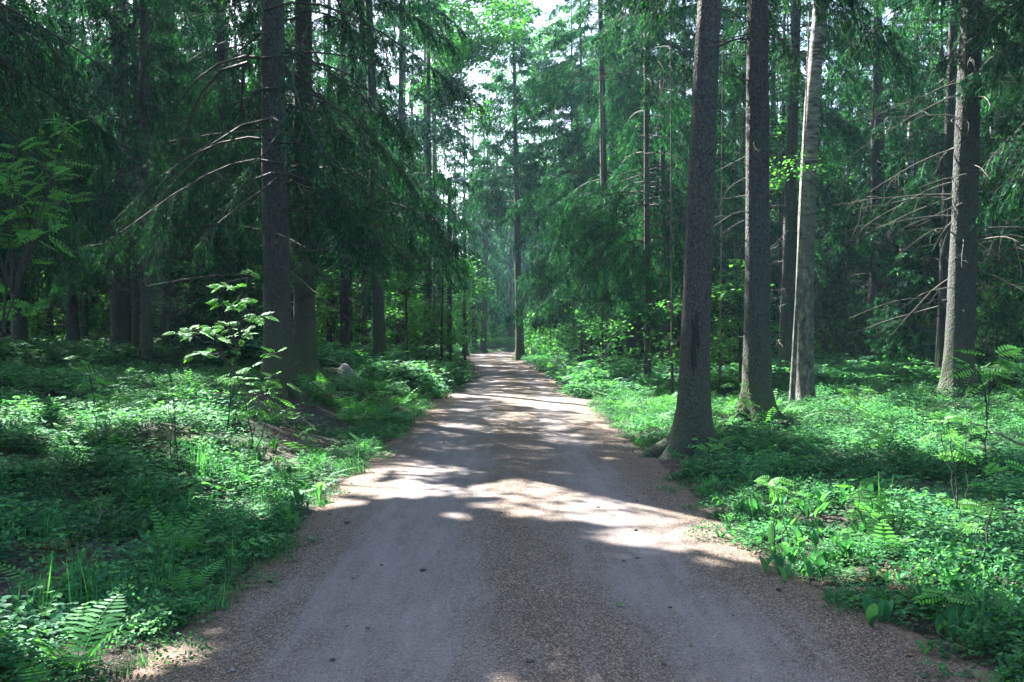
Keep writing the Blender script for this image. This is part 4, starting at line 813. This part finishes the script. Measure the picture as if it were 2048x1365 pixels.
# litter: bits of needles, bark and grit on the path and its edges
def bit(k):
    r = RNG(20 + k); g = Geo(); n = 14; p = r.normal(size=(n, 3)) * np.array([.05, .05, .0]); p[:, 2] = .003
    a = r.uniform(0, 6.28, n); d = np.stack([np.cos(a), np.sin(a), r.uniform(0, .35, n)], 1)
    leaves(g, p, d, np.array([0, 0, 1.]) + .3 * r.normal(size=(n, 3)), (.016 if k < 2 else .009) * r.uniform(.6, 1.5, n), .0028 if k < 2 else .006, 'dia', r.uniform(0, 1, n)); return g.mesh('litter_bit', [CONE, DARKTWIG, DRYLEAF][k])
n = 16000; yy = 3.2 + 17 * r.uniform(size=n) ** 1.6; aa = np.clip(r.normal(size=n) * .55, -1.12, 1.12); aa = np.where(r.uniform(size=n) < .45, np.sign(aa) * r.uniform(.8, 1.12, n), aa)
xc = np.interp(yy, PC[:, 1], PC[:, 0]); hw = np.interp(yy, PC[:, 1], PC[:, 2]); xx = xc + aa * hw
zz = np.maximum(ground(xx, yy), .022 - .030 * np.abs(aa) ** 4 * .9 - .008) + .002
scatter('path_litter', [bit(0), bit(1), bit(2)], np.stack([xx, yy, zz], 1), np.stack([0 * xx, 0 * xx, r.uniform(0, 6.28, n)], 1), r.uniform(.6, 1.2, n), r.choice([0, 1, 2], n, p=[.45, .4, .15]))
# the wood far beyond the bend, one mass
dist = []
for k, (Hh, cb, L0) in enumerate([(20, 2.5, 3.0), (17, 1.2, 3.0), (22, 4, 3.4)]):
    rr_ = RNG(300 + k); ax0 = axis(1024, 1024, 60, Hh); g = Geo(); trunk_geo(g, rr_, Hh, .17, ax0, 8, .5)
    gf, gb = spruce_crown(rr_, Hh, ax0, cb, L0, 80, 16, 6, .36, .11, np.zeros(3), t0=.1, carve=False, sticks=False, droop=.6)
    for V_, F_, T_ in zip(gf.V, gf.F, gf.T): g.add(V_, F_, T_, 1)
    dist.append(g.mesh('far_spruce', [BARKD, NEEDLE]))
n = 520; yy = r.uniform(74, 150, n); xx = r.uniform(-1, 1, n) * (.6 * yy + 8); s, h = path_rel(xx, yy); k = (np.abs(s) - h > 3.0) & ~((np.abs(xx / yy + .03) < .05) & (yy < 84)); xx = xx[k]; yy = yy[k]; n = len(xx)
scatter('distant_wood', dist, np.stack([xx, yy, ground(xx, yy) - .1], 1), np.stack([0 * xx, 0 * xx, r.uniform(0, 6.28, n)], 1), r.uniform(.75, 1.1, n), r.integers(0, 3, n))
n = 420; yy = r.uniform(40, 110, n); xx = r.uniform(-1, 1, n) * (.6 * yy + 5); s, h = path_rel(xx, yy); k = (np.abs(s) - h > 1.5); xx = xx[k]; yy = yy[k]; n = len(xx)
def bush(k):
    r = RNG(330 + k); g = Geo(); n = 900; p = rdir(r, n) * np.array([1.3, 1.3, 1.4]) * r.uniform(.3, 1, n)[:, None] ** .6 + np.array([0, 0, 1.6]); p += .25 * r.normal(size=(n, 3))
    leaves(g, p, rdir(r, n), rdir(r, n) * .6 + np.array([0, 0, 1.]), .16, .14, 'oval', r.uniform(0, 1, n)); return g.mesh('far_bush', BROAD)
scatter('distant_thicket', [bush(0), bush(1)], np.stack([xx, yy, ground(xx, yy) - .1], 1), np.stack([0 * xx, 0 * xx, r.uniform(0, 6.28, n)], 1), r.uniform(.5, 1.3, n), r.integers(0, 2, n))

# ------------------------------------------------------------------ single plants and things on the ground
def fern(px, py, L, nf, label, seed, group=None, az=None, tilt=(.35, 1.0)):
    x, y, z = hit(px, py); g = Geo(); fern_geo(g, RNG(seed), nf, L, y < 14, az, tilt); o = link('fern', g.mesh('fern', FERN), loc=(x, y, z - .01)); return props(o, label, 'fern', group)
fern(150, 1352, .44, 9, 'large sunlit fern with arching fronds at the bottom left corner', 1, tilt=(.25, .95))
fern(345, 1125, .42, 6, 'upright fern with neat ladder fronds at the left path bank', 2, tilt=(.1, .6))
fern(375, 1190, .36, 6, 'blue-green fern right at the left path edge, below the ladder fern', 3)
fern(110, 1205, .42, 6, 'dark fern spreading beside the grass tuft at the lower left', 4)
fern(490, 975, .46, 7, 'pale fern behind the lit grass beside the mossy mound', 5, tilt=(.2, .8))
fern(285, 1030, .34, 5, 'shaded fern frond cluster in the middle of the left herb carpet', 6)
fern(560, 1005, .34, 6, 'fern leaning to the path where sun reaches the left edge', 7)
fern(650, 965, .32, 6, 'small lit fern on the left edge beside the first sun patch', 8)
fern(735, 905, .34, 6, 'fern at the foot of the bare bank next to the path', 9)
fern(40, 880, .4, 6, 'sunlit fern in the bright herbs at the far left', 10)
for k, (px, py) in enumerate([(700, 830), (740, 800), (780, 790), (800, 815), (830, 770), (860, 760), (880, 770), (905, 755), (925, 765), (760, 845), (800, 750), (725, 770)]):
    fern(px, py, .55, 8, 'green fern in the row along the left bank before the bend', 20 + k, 'ferns along the left bank')
for k, (px, py) in enumerate([(1160, 765), (1185, 775), (1130, 752), (1230, 790), (1100, 745)]):
    fern(px, py, .5, 7, 'pale green fern by the right edge of the path near the bend', 40 + k, 'ferns along the right edge')
def tuft(px, py, L, n, label, seed, sp=.05):
    x, y, z = hit(px, py); return props(link('grass_tuft', grass_mesh(seed, n, L, sp), loc=(x, y, z)), label, 'grass tuft')
tuft(160, 1215, .34, 90, 'dark thin-bladed grass tuft at the lower left', 30, .03)
tuft(405, 965, .34, 70, 'brightly lit grass tuft on the right shoulder of the mossy mound', 31)
tuft(320, 1180, .36, 30, 'tall broad-bladed tuft rising at the left path edge', 32)
r = RNG(8)
for k, (px, py) in enumerate([(1530, 1100), (1575, 1140), (1560, 1165), (1625, 1175), (1650, 1150), (1710, 1130), (1760, 1270), (1620, 1110), (1490, 1040), (1410, 950),
                              (1350, 925), (1840, 1240), (1900, 1290), (600, 1020), (560, 1050), (590, 1065), (520, 1100), (640, 1005)]):
    x, y, z = hit(px, py); g = Geo(); r6 = RNG(600 + k); [lily_geo(g, r6, r6.integers(2, 4), r6.uniform(.09, .15), r6.normal(size=2) * .06) for _ in range(3)]; sd = 'right' if px > 1000 else 'left'
    props(link('lily_plant', g.mesh('lily_plant', HERB, True), loc=(x, y, z)), 'broad-leaved lily of the valley plant at the %s edge of the path' % sd, 'plant', 'lily plants along the %s path edge' % sd)
def lump(name, x, y, z, rx, ry, rz, mat, label, cat, seed, sub=4, rough=.25, rot=0, sc=None):
    import bmesh
    bm = bmesh.new(); bmesh.ops.create_icosphere(bm, subdivisions=sub, radius=1); 
    for v in bm.verts:
        p = np.array(v.co); f = 1 + rough * float(nz(p[0] * 1.0 + p[2] * .7, p[1] + p[2] * .4, 1.6, seed)) * .5 + rough * .25 * float(nz(p[0] + p[2], p[1] - p[2], .5, seed + 1))
        v.co = Vector((p[0] * rx * f, p[1] * ry * f, p[2] * rz * f))
    me = bpy.data.meshes.new(name); bm.to_mesh(me); bm.free(); me.materials.append(mat)
    me.polygons.foreach_set('use_smooth', np.ones(len(me.polygons), bool)); o = link(name, me, loc=(x, y, z)); o.rotation_euler = (0, 0, rot)
    return props(o, label, cat) if label else o
x, y, z = hit(690, 775); y = 23.2; x = W(683, y); z = G(x, y)
b = lump('boulder', x, y, z - .02, .46, .4, .36, ROCK, 'pale granite boulder with mossy left side beside the second dark trunk', 'boulder', 201, rough=.35)
m_ = lump('moss_cover', -.14, -.05, .02, .41, .38, .36, MOSS, None, None, 203, rough=.4); m_.parent = b
x, y, z = hit(640, 800); lump('mossy_stone', x, y, z, .42, .3, .14, MOSS, 'low mossy stone between the second dark trunk and the bare bank', 'stone', 205)
x, y, z = hit(583, 792); lump('stone', x, y, z, .15, .12, .08, ROCK, 'small grey stone right at the foot of the big left trunk', 'stone', 207)
x, y, z = hit(340, 905); lump('moss_mound', x, y + .1, z - .06, .48, .42, .24, MOSS, 'dark mossy mound overgrown with herbs in the left carpet', 'moss mound', 209, rough=.5)
x, y, z = hit(1775, 1160); lump('moss_mound', x, y, z - .03, .15, .09, .05, OMOSS, 'small orange-yellow moss mound in the sunlit right herbs', 'moss mound', 211, rough=.6)
x, y, z = hit(95, 1100); lump('moss_mound', x, y, z - .02, .16, .12, .06, OMOSS, 'faded orange moss cushion in dark soil at the left', 'moss mound', 213, rough=.6)
x, y, z = hit(1275, 917); lump('stone', x, y, z - .015, .12, .09, .04, ROCK, 'flat pale stone in the path edge before the root of the nearest grey trunk', 'stone', 215)
for k, (px, py) in enumerate([(1060, 1365), (693, 1066), (845, 1165), (540, 1192), (1250, 893), (1265, 886)]):
    x, y, z = hit(px, py); lump('pebble', x, y, .022, .022, .015, .01, DARKTWIG, 'small dark pebble lying loose on the path', 'pebble', 220 + k, 2)['group'] = 'pebbles on the path'
def flat(name, px, py, size, mat, label, cat, shape='maple', seed=0, group=None, lift=.03):
    x, y, z = hit(px, py); z = max(z, .022); r = RNG(seed); g = Geo(); a = r.uniform(0, 6.28)
    leaves(g, np.array([[0, 0, .0]]), np.array([[math.cos(a), math.sin(a), .08]]), np.array([[.1, .1, 1.]]), size, size * .9, shape, .7, fold=.25); return props(link(name, g.mesh(name, mat), loc=(x, y, z + lift * .4)), label, cat, group)
flat('fallen_leaf', 1233, 1245, .055, BROAD, 'single green leaf lying on the path', 'leaf', 'oval', 3)
for k, (px, py) in enumerate([(140, 1125), (285, 1190), (230, 1240), (200, 1165), (160, 1185), (265, 1160)]):
    flat('dry_leaf', px, py, .055, DRYLEAF, 'pale dry leaf on the dark soil at the lower left', 'leaf', 'maple', 50 + k, 'dry leaves on the soil', .04)
def cone(px, py, label, seed, group=None):
    x, y, z = hit(px, py); r = RNG(seed); g = Geo(); t = np.linspace(0, 1, 9); a = r.uniform(0, 6.28); c = np.stack([.1 * t * math.cos(a), .1 * t * math.sin(a), 0 * t + .014], 1)
    tubes(g, c, .016 * np.sin(PI * np.clip(t * .85 + .1, 0, 1)) * .8 + .001, 8); n = 60; q = r.uniform(.05, .95, n); th = r.uniform(0, 6.28, n); sd = np.array([-math.sin(a), math.cos(a), 0]); up = np.array([0, 0, 1.])
    d = sd * np.cos(th)[:, None] + up * np.sin(th)[:, None]; p = np.stack([.1 * q * math.cos(a), .1 * q * math.sin(a), 0 * q + .014], 1) + d * .010
    leaves(g, p, d * .6 + np.array([math.cos(a), math.sin(a), 0]), d, .016, .013, 'oval', .5); return props(link('spruce_cone', g.mesh('spruce_cone', CONE), loc=(x, y, z)), label, 'cone', group)
for k, (px, py) in enumerate([(138, 1200), (455, 1040), (463, 1048), (545, 870), (600, 920), (1725, 1175), (1600, 1130), (1380, 985)]):
    cone(px, py, 'brown spruce cone lying on the ground beside the path', 400 + k, 'fallen spruce cones')
# brush pile and fallen sticks
def stick(px0, py0, px1, py1, d0, d1, rr, label, name='fallen_branch', mat=TWIG, cat='branch', wob=.03, seed=0, group=None):
    r = RNG(700 + seed); a = np.array([W(px0, d0), d0, CAMZ - (py0 - HOR) / F * d0]); b = np.array([W(px1, d1), d1, CAMZ - (py1 - HOR) / F * d1]); t = np.linspace(0, 1, 9)
    a[2] = max(a[2], G(a[0], a[1]) + rr * .6); b[2] = max(b[2], G(b[0], b[1]) + rr * .6)
    P = a * (1 - t)[:, None] + b * t[:, None] - a; P += r.normal(size=P.shape) * wob * np.sin(t * PI)[:, None]
    g = Geo(); tubes(g, P, rr * (1 - .5 * t), 7)
    q = r.integers(2, 8, 5); dv = unit(rdir(r, 5) + np.array([0, 0, .5])); s4 = np.linspace(0, 1, 4); l = np.linalg.norm(b - a) * .18
    tubes(g, P[q][:, None] + dv[:, None] * (l * s4)[None, :, None], (rr * .35 * (1 - .7 * s4))[None] * np.ones((5, 1)), 4)
    return props(link(name, g.mesh(name, mat, True), loc=tuple(a)), label, cat, group)
for k, q in enumerate([(1655, 765, 1790, 738, 31, 30, .06), (1620, 754, 1700, 752, 31, 31, .05), (1675, 762, 1785, 762, 30.5, 30.5, .045), (1690, 750, 1745, 765, 31, 30, .04), (1730, 770, 1790, 770, 30, 30, .035), (1700, 768, 1775, 757, 30, 31, .03), (1640, 757, 1760, 748, 30.5, 31, .03)]):
    stick(*q, 'pale fallen branch in the brush pile before the leaning birch', seed=k, group='fallen branches of the brush pile')
stick(1555, 845, 1600, 850, 15.5, 15, .03, 'dark fallen branch between the straight dark trunk and the herbs', mat=DARKTWIG, seed=20)
stick(1660, 905, 1830, 900, 12.2, 12.5, .025, 'reddish stick lying in the shaded right herbs', mat=CONE, seed=21)
stick(560, 855, 590, 865, 13.5, 13.2, .012, 'short reddish stick on the bare left bank', mat=CONE, seed=22, wob=.01)
stick(620, 880, 665, 890, 13, 12.8, .012, 'second reddish stick lower on the bare left bank', mat=CONE, seed=23, wob=.01)
stick(145, 1075, 250, 1010, 7.2, 8.2, .006, 'thin straw coloured stick lying across the left herbs', seed=24)
stick(2048, 890, 1935, 845, 8.6, 8.2, .010, 'pale arching twig at the right picture edge over the herbs', seed=25)
for k in range(70):
    r7 = RNG(900 + k); yy = 3.6 + 12 * r7.uniform() ** 1.4; a_ = r7.uniform(-1, 1); a_ = np.sign(a_) * abs(a_) ** .6; xx = float(np.interp(yy, PC[:, 1], PC[:, 0]) + a_ * np.interp(yy, PC[:, 1], PC[:, 2])); q = r7.uniform(.005, .016)
    lump('pebble', xx, yy, .018, q * 1.2, q, q * .6, [ROCK, DARKTWIG, CONE][k % 3], 'small loose stone on the gravel surface', 'pebble', 950 + k, 2)['group'] = 'loose stones on the path'
# dark wound on the near trunk
bx = W(1383, 12.8); o = lump('bark_scar', bx - W(1385, 12.8) + .006, -.165, 1.42, .045, .05, .36, simplemat('scar_wood', [(.3, (.008, .007, .008)), (.7, (.035, .03, .03))], 30, bump=1), None, None, 870, 4, .7); o.parent = NEAR
# lamp post
x = W(899, 41); y = 41.0; z = G(x, y); H_ = CAMZ + y * (HOR - 358) / F - z
L_ = thing('street_lamp', (x, y, z - .2), 'wooden lamp post with a grey lamp head on an arm, left of the path', 'street lamp')
g = Geo(); t = np.linspace(0, 1, 8); tubes(g, np.stack([0 * t, 0 * t, t * (H_ + .25)], 1), .12 - .04 * t, 12); link('pole', g.mesh('pole', BARKD, True), L_)
g = Geo(); t = np.linspace(0, 1, 8); tubes(g, np.stack([.35 * t, 0 * t, H_ + .02 + .14 * np.sin(t * PI / 2)], 1), 0 * t + .025, 8); link('arm', g.mesh('arm', METAL, True), L_)
g = Geo(); t = np.linspace(0, 1, 10); tubes(g, np.stack([.33 + .42 * t, 0 * t, H_ + .17 + .02 * t], 1), .12 * np.sin(PI * np.clip(t * .9 + .06, 0, 1)) ** .6, 10); V_ = g.V[0]; V_[:, 2] = (V_[:, 2] - H_ - .17) * .55 + H_ + .17; link('lamp_head', g.mesh('lamp_head', METAL, True), L_)
# little violet by the big fern
x, y, z = hit(196, 1338); t_ = thing('violet', (x, y, z), 'tiny blue-violet flower beside the big sunlit fern', 'flower')
g = Geo(); tubes(g, np.array([[0, 0, 0], [.01, 0, .06], [.02, 0, .11]]), np.full(3, .0015), 4); link('stem', g.mesh('stem', HERB), t_)
g = Geo(); a = np.arange(5) * 2 * PI / 5; leaves(g, np.tile([.02, 0, .11], (5, 1)), np.stack([np.cos(a) * .6, -np.ones(5) * .3, np.sin(a)], 1), np.tile([0, -1., .2], (5, 1)), .016, .012, 'oval'); link('petals', g.mesh('petals', BLUE), t_)
print('objects', len(COL.objects), 'polys', sum(len(m.polygons) for m in bpy.data.meshes))

import bmesh
def haze():
    bm = bmesh.new(); bmesh.ops.create_cube(bm, size=1); me = bpy.data.meshes.new('haze'); bm.to_mesh(me); bm.free()
    o = link('haze', me, loc=(0, 72, 12)); o.scale = (240, 180, 40); props(o, kind='stuff')
    m, t, N, Lk = newmat('haze'); v = N('VolumePrincipled'); v.inputs['Density'].default_value = .0006; v.inputs['Color'].default_value = (.42, .74, .88, 1); v.inputs['Anisotropy'].default_value = .3
    out = N('OutputMaterial'); Lk(v.outputs[0], out.inputs['Volume']); me.materials.append(m)
haze()
